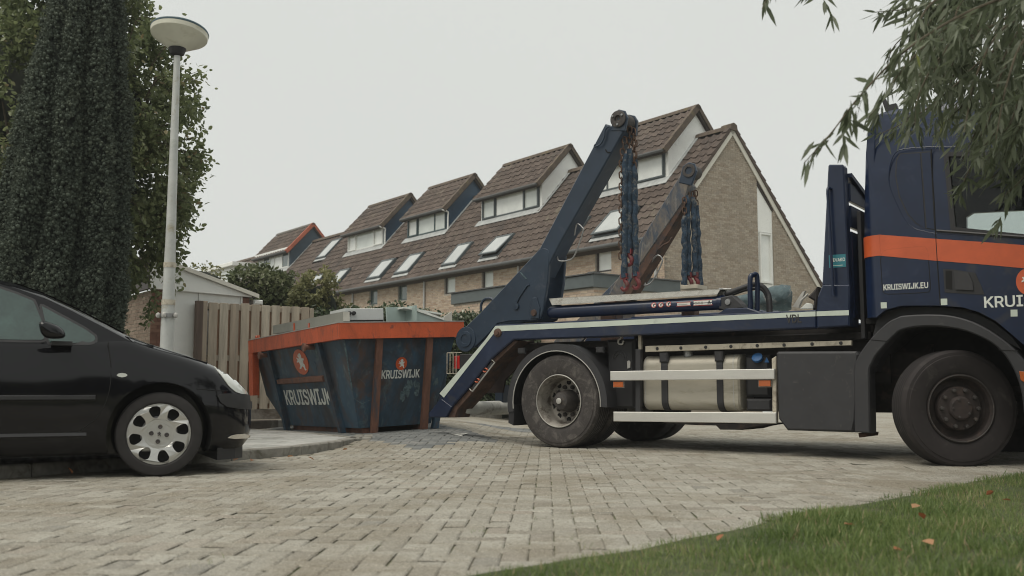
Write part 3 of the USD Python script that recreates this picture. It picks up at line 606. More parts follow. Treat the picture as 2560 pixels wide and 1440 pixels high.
        for s, (p, q) in enumerate([((-.02, ZG - .08), (RW, ZR + .0)), ((RW, ZR + .0), (7.3, 3.95))]):
            p, q = np.array(p), np.array(q); dd = (q - p) / np.linalg.norm(q - p); nn = np.array([dd[1], -dd[0]]); nn = nn if nn[1] < 0 else -nn
            h.part('barge_board', prism([tuple(p), tuple(q), tuple(q + nn * .15), tuple(p + nn * .15)], W + .012, W + .045, axis='u'), 'cream_board', roof)
            L = np.linalg.norm(q - p); nk = int(L / .33)
            for k in range(nk):
                a, b = p + dd * L * k / nk, p + dd * (L * (k + 1) / nk); up = -nn
                h.part('verge_tile', prism([tuple(a - nn * .0 + up * .0), tuple(b + up * .0), tuple(b + up * (.09 if s == 0 else .13)), tuple(a + up * (.13 if s == 0 else .09))], W - .1, W + .08, axis='u'), 'roof_tile', roof, tone=.25 + .3 * rng.random())
        h.part('ridge_cap', prism([(RW - .17, ZR - .08), (RW - .13, ZR + .09), (RW, ZR + .15), (RW + .13, ZR + .09), (RW + .17, ZR - .08)], W - .3, W + .1, axis='u'), 'mossy_ridge', roof)
        h.part('vent', box(W - 2.2, W - 1.9, 6.3, 6.6, 5.0, 5.75), 'grey_tile', roof)
    return h
Z0, Z1 = 4.2, 4.93
g, t_, b_, w_ = 'frame_grey', 'frame_teal', 'frame_brown', 'frame_white'
house(0, 6.12, 'end terrace house with brick gable wall, nearest to the truck arms', dict(t=(1.37, 5.0), cheek='white_board', frame=g, panes=['blind_pane'], mull=(.23, .52, .62), opens=(3,)), sky=[(1.7, 2.95, .28, 1.5, g, 'skylight_pane', .07), (3.9, 5.0, .28, 1.5, g, 'skylight_pane')],
      wins=[(2.2, 2.92, Z0, Z1, b_, 'blind_pane', b_), (4.5, 5.2, Z0, Z1, b_, 'teal_pane', b_)], pipes=(.3, 6.0), brick_n=300, tile_n=300, gable=True)
house(6.12, 12.3, 'terraced house with wide white dormer and three paned window, left of the near truck arm', dict(t=(7.58, 11.34), cheek='white_board', frame=g, panes=['curtain_pane', 'blind_pane', 'curtain_pane'], mull=(.25, .74), opens=(0, 2)), sky=[(7.85, 8.95, .3, 1.42, g, 'skylight_pane', .10), (10.45, 11.45, .25, 1.45, g, 'skylight_pane')],
      wins=[(8.27, 8.97, Z0, Z1, b_, 'curtain_pane', b_), (10.67, 11.4, Z0, Z1, b_, 'curtain_pane', b_)], pipes=(6.75,), brick_n=300, tile_n=300)
house(12.3, 18.4, 'terraced house whose narrow dormer has dark blue cheek and teal window frame', dict(t=(13.7, 16.9), cheek='blue_board', frame=t_, panes=['blind_pane', 'curtain_pane', 'curtain_pane'], mull=(.28, .72), opens=(0,), pipe=True), sky=[(13.9, 15.0, .28, 1.45, g, 'skylight_pane'), (16.15, 17.3, .28, 1.45, g, 'skylight_pane')],
      wins=[(14.13, 14.84, Z0, Z1, t_, 'teal_pane', t_), (16.5, 17.2, Z0, Z1, t_, 'teal_pane', t_)], pipes=(12.75,), brick_n=0, tile_n=300)
house(18.4, 24.5, 'terraced house with dark cheeked dormer and white window frames, above the ivy hedge', dict(t=(18.83, 22.4), cheek='blue_board', frame=w_, panes=['blind_pane', 'curtain_pane', 'blind_pane'], mull=(.24, .74), opens=(0, 2), pipe=True), sky=[(20.1, 21.1, .28, 1.4, g, 'skylight_pane'), (22.6, 23.6, .28, 1.4, g, 'skylight_pane')],
      wins=[(20.4, 21.1, Z0, Z1, t_, 'dark_pane', t_), (22.7, 23.4, Z0, Z1, t_, 'dark_pane', t_)], pipes=(18.6,), brick_n=0, tile_n=200)
house(24.5, 28.55, 'dormerless terraced house with one large skylight high on its roof', None, sky=[(24.75, 25.85, 2.85, 4.25, g, 'skylight_pane'), (26.0, 27.0, .28, 1.4, g, 'skylight_pane')], pipes=(24.7,), brick_n=0, tile_n=0)
house(28.55, 34.6, 'terraced house with orange verge tiles and slate clad dormer, farthest left dormer with pitched roof', dict(t=(28.92, 33.3), cheek='slate_board', frame=w_, panes=['curtain_pane', 'dark_pane', 'curtain_pane', 'blind_pane', 'dark_pane'], mull=(.2, .4, .55, .8), verge='orange_verge', box=True), sky=(), pipes=(28.7,), brick_n=0, tile_n=0)
hf = house(34.6, 41, 'far house with white flat roofed dormer seen above the garage', None, brick_n=0, tile_n=0)
def U2(t): return 41 - t
db = hf.part('flat_dormer', box(U2(39.5), U2(35.2), 1.3, 4.1, 6.3, 7.75), 'white_board')
hf.part('flat_roof_trim', box(U2(39.75), U2(35.0), 1.05, 4.2, 7.75, 7.98, .02), 'white_board', db)
hf.part('window_frame', plate(sbox(U2(39.3), 6.55, U2(35.5), 7.65).difference(unary_union([sbox(U2(39.15), 6.65, U2(37.5), 7.55), sbox(U2(37.35), 6.65, U2(35.65), 7.55)])), 1.24, 1.3), 'frame_white', db)
hf.part('pane', box(U2(39.2), U2(35.6), 1.265, 1.275, 6.6, 7.6), 'curtain_pane', db)

# ---------------------------------------------------------------- brick outbuilding with flat roof and dark fascia
sh_f = Frame(*(ROW + rdir * .92 + np.array([.803, .596]) * -6.29), -53.4)
sd = Thing('flat_roofed_garage', 'low brick garage with grey fascia in front of the terraced houses', 'garage', sh_f)
Ls, Ds = 5.34, 2.5
wl = sd.part('wall', box(.05, Ls - .05, .06, Ds, -.05, 2.76), 'mortar')
pieces(wl, sh_f, 'brick', brick_face(.05, Ls - .05, 1.3, 2.74, .06, l=.235, h=.068), 'brick_tan', 300, 'brickwork', tones=None)
pieces(wl, sh_f, 'side_brick', brick_face(.06, Ds, 1.3, 2.74, Ls - .05, axis='u', l=.235, h=.068), 'brick_tan', 60, 'side_brickwork')
sd.part('fascia', box(0, Ls, 0, Ds + .06, 2.765, 3.03, .012), 'grey_fascia')
sd.part('roof_edge', box(-.03, Ls + .03, -.03, Ds + .1, 3.034, 3.06), 'gutter_grey'); sd.part('roof_vent', box(Ls - .3, Ls - .1, .1, .3, 3.062, 3.10, .01), 'gutter_grey')

usdkit.material(stage, '/World/Looks/air', {"v": ("principled_volume", {"color": (.93, .94, .93), "density": .0009, "anisotropy": .2})}, [], volume="v.volume"); LOOKS['air'] = UsdShade.Material.Get(stage, '/World/Looks/air')
put('haze', box(-410, 410, -210, 610, -1.1, 10.4), 'air', kind='stuff')

# ================================================================ GARDEN: GARAGE, FENCES, LAMP
GA = Frame(-6.05, 16.5, 36.6)
ga = Thing('garden_garage', 'small garage with white gable boards and brick side wall, behind the lamp post', 'garage', GA)
wl = ga.part('side_wall', box(.06, .16, .02, 2.75, 0, 2.32), 'mortar_grey')
pieces(wl, GA, 'brick', [m for m in brick_face(.02, 2.75, .55, 2.31, .06, axis='u', proud=-.006)], 'brick_brown', 300, 'brickwork', key=lambda c: -c[2])
pr = ga.part('corner_pier', box(.05, .30, -.004, .0, 0, 2.32), 'brick_red', tone=.3)
pieces(pr, GA, 'brick', brick_face(.05, .30, .55, 2.31, -.004), 'brick_red', 60)
ga.part('gable_board', prism([(0, 2.335), (0, 2.86), (1.77, 2.31), (1.77, 2.285)], -.07, -.02, .006), 'white_board')
ga.part('white_panel', box(.30, .84, .0, .03, 0, 2.325), 'white_board'); ga.part('white_panel', box(.90, 1.58, .0, .03, 1.0, 2.32), 'white_board'); ga.part('panel_post', box(.845, .895, -.015, .03, 0, 2.325), 'white_board'); ga.part('panel_post', box(1.585, 1.62, -.015, .03, 0, 2.32), 'white_board')
ga.part('door_head', box(1.0, 1.52, -.012, -.003, 2.02, 2.09), 'frame_grey')
ga.part('right_pier', box(1.625, 1.75, .0, .2, 0, 2.28), 'brick_red', tone=.4)
ga.part('side_fascia', box(-.03, .04, -.06, 2.75, 2.33, 2.64), 'frame_brown')
ga.part('roof', prism([(-.05, 2.87), (1.87, 2.285), (1.87, 2.33), (-.05, 2.915)], -.1, 2.8), 'grey_tile'); ga.part('roof_trim', prism([(-.06, 2.86), (1.88, 2.27), (1.88, 2.34), (-.06, 2.93)], -.125, -.101), 'cream_board')
ga.part('gutter_end', box(1.80, 1.97, -.09, .3, 2.16, 2.245, .02), 'frame_white')
ga.part('back_wall', box(.1, 1.75, 2.6, 2.75, 0, 2.3), 'mortar_grey')
FE = Frame(-5.17, 16.9, 36.6)
fe = Thing('wooden_fence', 'new pale wooden fence panel of overlapping vertical boards, left of the container', 'fence', FE)
for i in range(10):
    u = .01 + i * .188; dz = rng.normal(0, .004)
    fe.part('board', prism([(u, .33), (u + .149, .33), (u + .149, 2.145 + dz), (u, 2.145 + dz)], -.02, 0, .004), 'wood', tone=float(rng.random()))
for i in range(9):
    u = .115 + i * .188; fe.part('back_board', prism([(u, .33), (u + .13, .33), (u + .13, 2.135), (u, 2.135)], .024, .042, .003), 'wood_inner')
for z in (.42, 1.15, 2.03): fe.part('rail', box(0, 1.86, .002, .0225, z, z + .1, .004), 'wood', tone=.55)
fe.part('base_plank', box(-.02, 1.9, -.01, .035, .05, .325), 'concrete'); fe.part('post', box(1.865, 1.945, -.02, .07, 0, 2.13, .006), 'wood', tone=.3); fe.part('post', box(-.095, -.015, -.02, .07, 0, 2.16, .006), 'wood', tone=.05)
of = Thing('old_wooden_fence', 'old dark brown slatted garden fence behind the lamp post, joined to the pale fence', 'fence', FE)
of.part('post', box(-.2, -.1, -.03, .1, 0, 2.16, .006), 'wood_old', tone=.2)
for i in range(15):
    v = .13 + i * .135; of.part('slat', prism([(v, .2), (v + .105, .2), (v + .105, 2.135 + rng.normal(0, .006)), (v, 2.135 + rng.normal(0, .006))], -.155, -.135, .003, axis='u'), 'wood_old', tone=float(rng.random() * (.6 if i > 1 else 1)))
for z in (.45, 1.8): of.part('rail', box(-.133, -.1, .1, 2.2, z, z + .08), 'wood_old', tone=.4)
og = Thing('garden_gate', 'wooden garden gate with lighter slats between the brick garage wall and the lamp post', 'gate', FE)
for i in range(6): og.part('slat', prism([(2.27 + i * .13, .2), (2.385 + i * .13, .2), (2.385 + i * .13, 2.0 + (.22 if i == 5 else 0)), (2.27 + i * .13, 2.0 + (.22 if i == 5 else 0))], -.17, -.15, .003, axis='u'), 'wood_old' if i > 3 else 'wood', tone=float(rng.random()) * .5)
for z in (.5, 1.7): og.part('rail', box(-.148, -.12, 2.25, 3.0, z, z + .08), 'wood_old', tone=.4)
og.part('latch', box(-.2, -.171, 2.75, 2.85, 1.2, 1.24, .004), 'steel')

lp = at(417, 868, 10.3); LF = Frame(lp[0], lp[1], 0)
lamp = Thing('street_lamp', 'tall grey street lamp with wide conical shade, beside the black car', 'street lamp', LF)
ztop = at(441, 132, 10.3)[2]; cx = at(440, 128, 10.3)[0] - lp[0]
lamp.part('base_sleeve', lathe([(.0, -.05), (.076, -.05), (.074, .25), (.066, 1.55), (.063, 1.62)], 24), 'lamp_post', smooth=40)
lamp.part('pole', lathe([(.0, 1.5), (.062, 1.5), (.059, 1.95), (.052, 2.2), (.047, 2.8), (.033, ztop - .05), (.031, ztop + .05)], 24), 'lamp_post', smooth=40)
for z, r in ((1.53, .0695), (1.92, .0625)): lamp.part('tape_band', lathe([(r, z), (r, z + .055)], 24), 'dirty_rail', smooth=40)
zb = at(410, 789, 10.3)[2]
lamp.part('clamp', lathe([(.074, zb - .02), (.0785, zb - .02), (.0785, zb + .02), (.074, zb + .02)], 24), 'steel', smooth=40)
for a in (-150, -95, -20, 120): lamp.part('bolt', lathe([(.001, -.03), (.02, -.02), (.026, 0), (.02, .02), (.001, .03)], 10, (.098 * math.cos(math.radians(a)), .098 * math.sin(math.radians(a)), zb)), 'pale_steel', smooth=40)
lamp.part('collar', lathe([(.034, ztop - .035), (.07, ztop - .018), (.093, ztop + .044), (.09, ztop + .048)], 28), 'black_plastic', smooth=40)
def tilt(m):
    a_, b_ = math.radians(-9), math.radians(2.5); A_ = np.array([[math.cos(b_), 0, math.sin(b_)], [0, 1, 0], [-math.sin(b_), 0, math.cos(b_)]]) @ np.array([[1, 0, 0], [0, math.cos(a_), -math.sin(a_)], [0, math.sin(a_), math.cos(a_)]])
    p_ = np.array([0, 0, ztop + .04]); return trimesh.Trimesh((m.vertices - p_) @ A_.T + p_, m.faces, process=False)
lamp.part('shade', tilt(lathe([(.06, ztop + .03), (.088, ztop + .045), (.278, ztop + .175), (.292, ztop + .19), (.298, ztop + .235), (.29, ztop + .24)], 48)), 'lamp_shade', smooth=35)
lamp.part('cap', tilt(lathe([(.299, ztop + .236), (.303, ztop + .25), (.297, ztop + .262), (.001, ztop + .28)], 48)), 'lamp_top', smooth=35)

# ================================================================ SKIP
WS, LS, HS = 1.70, 3.85, 1.43; INS, EE = .34, .34
ra, pa = .044, -.015
RT = np.array([[math.cos(ra), 0, -math.sin(ra)], [0, 1, 0], [math.sin(ra), 0, math.cos(ra)]]); RP = np.array([[1, 0, 0], [0, math.cos(pa), -math.sin(pa)], [0, math.sin(pa), math.cos(pa)]])
SR = RP @ RT; ST = np.array([0, 0, .077])
def sk(m): return xf(m, SR, ST)
def skhit(px, py, n, c):
    """Skip coordinates of the point seen at (px, py) on the plane n.x = c."""
    d = ray(px, py); o = np.array([0, 0, H]); Rw = np.column_stack([[SK.u[0], SK.u[1], 0], [SK.v[0], SK.v[1], 0], [0, 0, 1]])
    o = SR.T @ (Rw.T @ (o - np.array([SK.o[0], SK.o[1], 0])) - ST); d = SR.T @ (Rw.T @ d); n = np.asarray(n)
    return o + d * ((c - n @ o) / (n @ d))
SIDE = (np.array([1, 0, INS / HS]), INS); END = (np.array([0, 1, EE / HS]), EE)
def us(z): return INS * (1 - z / HS)
def vs(z): return EE * (1 - z / HS)
skp = Thing('waste_skip', 'blue steel skip with orange rim full of discarded kitchen units, behind the truck', 'skip', SK)
outl = [(0, HS - .03), (LS, HS - .03), (LS, .55), (3.25, .07), (EE * .95, .07)]
def shell(o, zi=0):
    P = []
    for v, z in outl:
        vv = v + (o if v < 1 else -o) * 1.0; zz = z + (o if z < .5 else .3 * (o > 0)); P += [(us(z) + o, vv, zz), (WS - us(z) - o, vv, zz)]
    return hullpts(P)
skp.part('body', sk(tm(man(shell(0)) - man(shell(.045)))), 'skip_blue')
skp.part('load', sk(box(.2, WS - .2, .3, LS - .2, HS - .5, HS - .2)), 'board_grey')
rim = sbox(-.05, -.05, WS + .05, LS + .05).difference(sbox(.05, .06, WS - .05, LS - .06))
skp.part('rim', sk(plate(rim, HS - .205, HS, axis='z')), 'skip_orange'); skp.part('rim_edge', sk(plate(sbox(-.055, -.055, WS + .055, LS + .055).difference(sbox(.045, .055, WS - .045, LS - .055)), HS + .001, HS + .012, axis='z')), 'pale_steel')
for s in (0, 1):
    P = []
    for z in (.55, HS - .21):
        u = 0.0 if s == 0 else WS; e = -1 if s == 0 else 1
        P += [(u + e * .05, v, z) for v in (LS - .16, LS + .05)] + [(u - e * .05, v, z) for v in (LS - .16, LS + .05)]
    skp.part('end_frame', sk(hullpts(P)), 'skip_orange')
skp.part('lift_hook', sk(prism([(LS - .42, HS), (LS - .40, HS + .06), (LS - .34, HS + .03), (LS - .28, HS + .06), (LS - .24, HS)], -.03, .0, axis='u')), 'skip_orange')
def rib(u0, v0, u1, v1, w, dep, axis, zt, zb, mat, name='rib'):
    P = []
    for u, v, z in ((u0, v0, zt), (u1, v1, zb)):
        if axis == 'end': P += [(u + a, v + b, z) for a in (-w / 2, w / 2) for b in (-dep, .02)]
        else: P += [(u + b, v + a, z) for a in (-w / 2, w / 2) for b in (-dep, .02)]
    return skp.part(name, sk(hullpts(P)), mat)
for px, pxb in ((946, 936), (1071, 1066)):
    a = skhit(px, 850, *END); rib(a[0], vs(HS - .2), a[0], vs(0) - .02, .085, .06, 'end', HS - .2, 0.0, 'skip_rib')
for l, lb in ((.90, .84), (3.05, 3.12)): rib(us(HS - .2), l, us(0) - .02, lb, .09, .06, 'side', HS - .2, 0.0, 'skip_blue')
for l in (.3, 2.0): rib(WS - us(HS - .2) + .06, l, WS - us(0) + .08, l, .09, .06, 'side', HS - .2, 0.0, 'skip_blue')
skp.part('floor_skid', sk(box(INS + .05, INS + .15, EE + .02, 3.1, .0, .085)), 'skip_rib'); skp.part('floor_skid', sk(box(WS - INS - .15, WS - INS - .05, EE + .02, 3.1, .0, .085)), 'skip_rib')
zz = .74; skp.part('side_rail', sk(hullpts([(us(z) - d, v, z) for z, d in ((zz - .04, .0), (zz - .03, .05), (zz + .03, .05), (zz + .05, .0)) for v in (1.04, 3.0)])), 'skip_rib')
a = skhit(865, 850, *SIDE)
for px, py in ((787, 868), (674, 888)):
    p = skhit(px, py, *SIDE); skp.part('lifting_pin', sk(xf(lathe([(.0, 0), (.035, 0), (.035, .16), (.06, .16), (.06, .19), (.0, .19)], 14, (0, 0, 0), 'u'), np.diag([-1, 1, 1]), (p[0] + .02, p[1], p[2]))), 'skip_rib', smooth=40)
    skp.part('pin_plate', sk(hullpts([(us(p[2] + dz) - d, p[1] + dv, p[2] + dz) for d in (0, .012) for dv in (-.09, .02) for dz in (-.14, .12)])), 'scuff')
LION = np.array([(-.05, .78), (.22, .86), (.36, .62), (.30, .40), (.42, .28), (.62, .36), (.66, .22), (.44, .02), (.40, -.16), (.58, -.30), (.55, -.62), (.68, -.80), (.42, -.84), (.32, -.52), (.12, -.40), (-.14, -.62), (-.42, -.66), (-.34, -.50), (-.16, -.38), (-.22, -.10), (-.38, .04), (-.62, -.04), (-.60, .10), (-.40, .20), (-.56, .42), (-.42, .46), (-.22, .28), (-.12, .44), (-.28, .58)]) * .82
def decal_side(poly, depth, lift=.006):      # poly in (x to the right as seen, z)
    pass
def on_side(m, vtop, z0):                      # a text or logo mesh built in (u right, -v out, z) laid on the long side
    V = m.vertices; z = V[:, 2] + z0
    return trimesh.Trimesh(np.c_[us(z) - .004 + V[:, 1], vtop - V[:, 0], z], m.faces, process=False)
def on_end(m, u0, z0):
    V = m.vertices; z = V[:, 2] + z0
    return trimesh.Trimesh(np.c_[u0 + V[:, 0], vs(z) - .004 + V[:, 1], z], m.faces, process=False)
def logo(r, ry=None):
    ry = ry or r; a = np.linspace(0, 2 * np.pi, 28, endpoint=False)
    return prism(np.c_[r * np.cos(a), ry * np.sin(a)], -.004, 0), prism(LION * (r, ry), -.008, -.0045)
a, b = skhit(714, 994, *SIDE), skhit(829, 992, *SIDE); top, bot = skhit(765, 974, *SIDE), skhit(765, 1011, *SIDE)
skp.part('lettering', sk(on_side(text('KRUISWIJK', 0, 0, top[2] - bot[2], 0, .003, True, a[1] - b[1]), a[1], bot[2])), 'skip_letter')
c, e1, e2 = skhit(753, 905, *SIDE), skhit(735, 905, *SIDE), skhit(771, 905, *SIDE); t1, t2 = skhit(753, 873, *SIDE), skhit(753, 938, *SIDE)
d1, d2 = logo((e1[1] - e2[1]) / 2, (t1[2] - t2[2]) / 2); skp.part('logo_disc', sk(on_side(d1, c[1], c[2])), 'orange_paint'); skp.part('logo_figure', sk(on_side(d2, c[1], c[2])), 'skip_letter')
a, b = skhit(953, 947, *END), skhit(1048, 942, *END); top, bot = skhit(1000, 925, *END), skhit(1000, 945, *END)
skp.part('lettering', sk(on_end(text('KRUISWIJK', 0, 0, top[2] - bot[2], 0, .003, True, b[0] - a[0]), a[0], bot[2])), 'skip_letter')
c, e1, e2 = skhit(1003, 909, *END), skhit(989, 909, *END), skhit(1017, 909, *END); r = (e2[0] - e1[0]) / 2
d1, d2 = logo(r, r * 1.05); skp.part('logo_disc', sk(on_end(d1, c[0], c[2])), 'orange_paint'); skp.part('logo_figure', sk(on_end(d2, c[0], c[2])), 'skip_letter')
# worn paint below the lettering and scratches
for (px, py, rx, ry) in [(1022, 968, .05, .09), (1008, 985, .04, .10), (1040, 962, .035, .06), (1043, 978, .03, .07), (1090, 955, .03, .05), (1012, 938, .05, .03)]:
    p = skhit(px, py, *END); a = np.linspace(0, 2 * np.pi, 40, endpoint=False); rr = 1 + .3 * np.sin(a * 2 + rng.uniform(0, 6)) + .22 * np.sin(a * 3 + rng.uniform(0, 6)) + .1 * np.sin(a * 7 + rng.uniform(0, 6))
    skp.part('worn_patch', sk(on_end(prism(np.c_[rx * rr * np.cos(a), ry * rr * np.sin(a)], -.0015, 0), p[0], p[2])), 'scuff')
def scratch(pts, pl, r=.0035, mat='scuff'):
    P = [skhit(x, y, *pl) - pl[0] / np.linalg.norm(pl[0]) * .001 for x, y in pts]; skp.part('scratch', sk(tube(curve(P, 4), r, 5)), mat)
for pts in ([(884, 995), (905, 1008), (925, 1000), (946, 1003)], [(896, 945), (908, 955), (914, 964)], [(993, 870), (1002, 873), (1012, 870)], [(990, 880), (1003, 884), (1015, 881)], [(1098, 905), (1101, 899)], [(1118, 930), (1112, 950)], [(960, 980), (966, 1005), (975, 1010)], [(1085, 985), (1092, 1000)], [(885, 900), (889, 912)]): scratch(pts, END)
for pts in ([(838, 868), (846, 878)], [(783, 900), (791, 915), (788, 928)], [(700, 935), (704, 950)], [(845, 950), (850, 990), (858, 1015)], [(690, 1000), (700, 1030)]): scratch(pts, SIDE)
skp.part('worn_edge', sk(tube([(us(z) - .003, vs(z) - .003, z) for z in np.linspace(.55, HS - .22, 8)], [.004, .012, .007, .013, .006, .011, .012, .008], 6)), 'scuff')
# what lies in the skip, each a thing of its own
def inskip(name, label, cat): return Thing(name, label, cat, SK)
def skp_p(px, py, v): return skhit(px, py, np.array([0, 1.0, 0]), v)
a, b = skp_p(861, 800, .3), skp_p(958, 770, .3)
ov = inskip('oven', 'white oven with two black knobs on top of the skip load', 'oven'); z0, z1 = HS - .3, skp_p(905, 771, .3)[2]; u0, u1 = a[0], b[0]
ov.part('housing', sk(box(u0, u1, .30, .82, z0, z1, .006)), 'oven_white'); ov.part('control_panel', sk(box(u0 + .004, u1 - .004, .288, .299, z1 - .155, z1 - .004, .004)), 'oven_white'); ov.part('door_gap', sk(box(u0 + .01, u1 - .01, .296, .2995, z1 - .175, z1 - .158)), 'dark_gap')
ov.part('door_handle', sk(box(u0 + .03, u1 - .03, .27, .299, z1 - .21, z1 - .18, .006)), 'pale_steel'); ov.part('door', sk(box(u0 + .02, u1 - .02, .285, .2995, z0, z1 - .215, .004)), 'dark_pane')
for px in (873, 884):
    p = skp_p(px, 783, .288); ov.part('knob', sk(lathe([(.028, 0), (.024, .03), (0, .032)], 18, (p[0], .288, p[2]), 'v')), 'black_plastic', smooth=40)
bd = inskip('worktop', 'long grey worktop board lying along the left rim of the skip', 'worktop')
n1, n2, f1 = skhit(857, 779, np.array([1., 0, 0]), .06), skhit(857, 806, np.array([1., 0, 0]), .06), skhit(682, 814, np.array([1., 0, 0]), .06)
bd.part('slab', sk(hullpts([(u, v, z) for u in (.06, .15) for v, z in ((n1[1], n1[2]), (n1[1], n1[2] - .13), (f1[1], f1[2]), (f1[1], f1[2] - .13))])), 'board_grey'); bd.part('end_edge', sk(box(.062, .148, n1[1] - .012, n1[1] - .001, n1[2] - .125, n1[2] - .005)), 'board_edge')
for px in (735, 772):
    q = skhit(px, 808, np.array([1., 0, 0]), .055); bd.part('orange_tape', sk(hullpts([(u, q[1] + dv, z) for u in (.05, .058) for dv in (-.03, .03) for z in (HS, q[2])])), 'orange_paint')
cb = inskip('kitchen_cupboard', 'pale green cupboard lying open beside the oven in the skip', 'cupboard')
a, b = skp_p(962, 798, .5), skp_p(1012, 769, .5); c = skp_p(1125, 800, .25)
cb.part('side_panel', sk(box(a[0], b[0], .42, .46, HS - .2, b[2])), 'door_teal'); cb.part('top_panel', sk(prism([(b[0] - .02, HS - .1), (c[0] - .1, HS - .1), (c[0] - .1, HS + .03), (b[0] - .02, b[2] - .02)], .16, .19)), 'door_teal')
cb.part('shelf_edge', sk(prism([(b[0], b[2] - .075), (c[0] - .15, HS + .035), (c[0] - .15, HS + .06), (b[0], b[2] - .04)], .14, .158)), 'panel_white'); cb.part('side_trim', sk(box(b[0] - .025, b[0], .12, .419, HS - .1, b[2])), 'door_teal')
pn = inskip('white_panel', 'narrow white panel leaning across the cupboard in the skip', 'panel'); p, q = skp_p(1003, 768, .3), skp_p(1098, 784, .3)
pn.part('board', sk(hullpts([(x, v, z + d) for (x, z) in ((p[0], p[2]), (q[0], q[2])) for v in (.22, .5) for d in (0, -.022)])), 'panel_white')
p2 = inskip('grey_panel', 'pale triangular board end sticking up at the right end of the skip', 'panel'); q = skp_p(1128, 779, .2)
p2.part('board', sk(prism([(q[0] - .24, HS - .05), (q[0], HS - .05), (q[0], q[2]), (q[0] - .24, HS + .02)], .18, .2)), 'board_edge')

# ================================================================ CAR
cg = gnd(398, 1192); CF = Frame(cg[0], cg[1], 26.0)
car = Thing('parked_car', 'black hatchback with silver wheel trims parked at the left edge, front half in view', 'car', CF)
CW = .86
PROF = np.array([(.815, .50), (.79, .56), (.74, .635), (.66, .70), (.53, .785), (.40, .86), (.21, .93), (-.05, 1.005), (-.27, 1.085)])
def ztop_car(u): return np.interp(u, PROF[::-1, 0], PROF[::-1, 1]) if u > -.2701 else 1.0
def inset(u): return np.interp(u, [-9, .1, .3, .45, .57, .66, .73, .78, .815], [0, .0, .025, .07, .14, .23, .35, .52, .70])
def section(u, half=False):
    i = inset(u); zt = ztop_car(u); rear = u < -.27; zb = .17 if u < .66 else np.interp(u, [.66, .815], [.18, .30])
    def front(u):
        zt = ztop_car(max(u, -.2699)); k = lambda f: zb + (zt - zb) * f
        return [(.16, zb), (.05, zb + .02), (.025, k(.16)), (.006, k(.34)), (0, k(.52)), (.006, k(.70)), (.028, k(.84)), (.075, k(.93)), (.17, k(.985)), (.38, k(1.01)), (.62, k(1.025))]
    if rear: pts = [(.16, zb), (.06, zb + .02), (.03, .3), (.008, .45), (0, .62), (.006, .78), (.022, .92), (.045, 1.0), (.10, 1.012), (.3, 1.02), (.6, 1.03)]
    if rear:
        b_ = float(sstep(-u, .27, .62)); pts = [(a[0] * (1 - b_) + c[0] * b_, a[1] * (1 - b_) + c[1] * b_) for a, c in zip(front(u), pts)]
    else: pts = front(u)
    P = [(i + v * (CW - i) / CW, z) for v, z in pts]; full = P + [(CW, P[-1][1] + .004)] + [(2 * CW - v, z) for v, z in P[::-1]]
    return [(u, v, z) for v, z in full]
def loft(secs, caps=True):
    n = len(secs[0]); V = np.vstack(secs); Fc = []
    for i in range(len(secs) - 1):
        for j in range(n):
            k = (j + 1) % n; Fc += [(i * n + j, (i + 1) * n + j, (i + 1) * n + k), (i * n + j, (i + 1) * n + k, i * n + k)]
    if caps:
        for i, fl in ((0, True), (len(secs) - 1, False)):
            c = len(V); V = np.vstack([V, V[i * n:(i + 1) * n].mean(0)])
            for j in range(n):
                k = (j + 1) % n; Fc.append((c, i * n + j, i * n + k) if fl else (c, i * n + k, i * n + j))
    m = trimesh.Trimesh(V, np.array(Fc), process=False)
    if m.volume < 0: m.invert()
    return m
us_ = [.815, .80, .775, .74, .70, .66, .60, .53, .46, .40, .30, .2, .1, 0, -.1, -.2, -.27, -.33, -.39, -.45, -.51, -.57, -.63, -1.0, -1.6, -2.2, -2.8, -3.1, -3.3, -3.4]
body0 = loft([section(u) if u > -2.9 else [(x, CW + (y - CW) * (1 - .12 * ((-2.9 - u) / .5) ** 2 * 1.6), z if z < .9 else z - .05 * (-2.9 - u)) for x, y, z in section(u)] for u in us_])
WB = 2.61
cut = None
for wu in (0, -WB):
    for s in (0, 1):
        c = m3.Manifold.cylinder(.34, .385, .385, 48).rotate([-90, 0, 0]).translate([wu, -.1 if s == 0 else 2 * CW - .24, .325]); cut = c if cut is None else cut + c
bm = man(body0)
body = tm(bm - cut) if bm.status() == m3.Error.NoError and bm.volume() > 0 else body0
car.part('body', body, 'car_paint', smooth=32)
def side_v(z): return float(np.interp(z, [.17, .3, .45, .62, .78, .92, 1.0], [.07, .03, .008, 0, .006, .022, .045]))
GH = [(-.06, .985, .98), (-.16, 1.03, 1.0), (-.272, 1.088, 1.02), (-.45, 1.185, 1.03), (-.65, 1.29, 1.03), (-.85, 1.385, 1.03), (-1.05, 1.455, 1.03), (-1.25, 1.495, 1.03), (-1.6, 1.525, 1.03), (-2.1, 1.53, 1.03), (-2.7, 1.49, 1.03), (-3.0, 1.42, 1.03), (-3.3, 1.12, 1.02)]
def lean(z): return .045 + .36 * (z - 1.0)
def gsec(u, zt, zb):
    zs = zt - .045; sx = float(np.interp(u, [-.7, -.272, -.06], [0, .028, .09])); lean = lambda z: .045 + .36 * max(z - 1.0, -.02) + sx; P = [(lean(.99), .99), (lean(1.02) if zs > 1.03 else lean(1.0), 1.0 + min(.02, max(zs - 1.0, .004) * .3)), (lean(zs * .5 + .5), .5 * zs + .5), (lean(zs), zs), (lean(zs) + .06, zt - .012), (lean(zs) + .2, zt + .008), (lean(zs) + .4, zt + .016)]
    return [(u, v, z) for v, z in P] + [(u, 2 * CW - v, z) for v, z in P[::-1]]
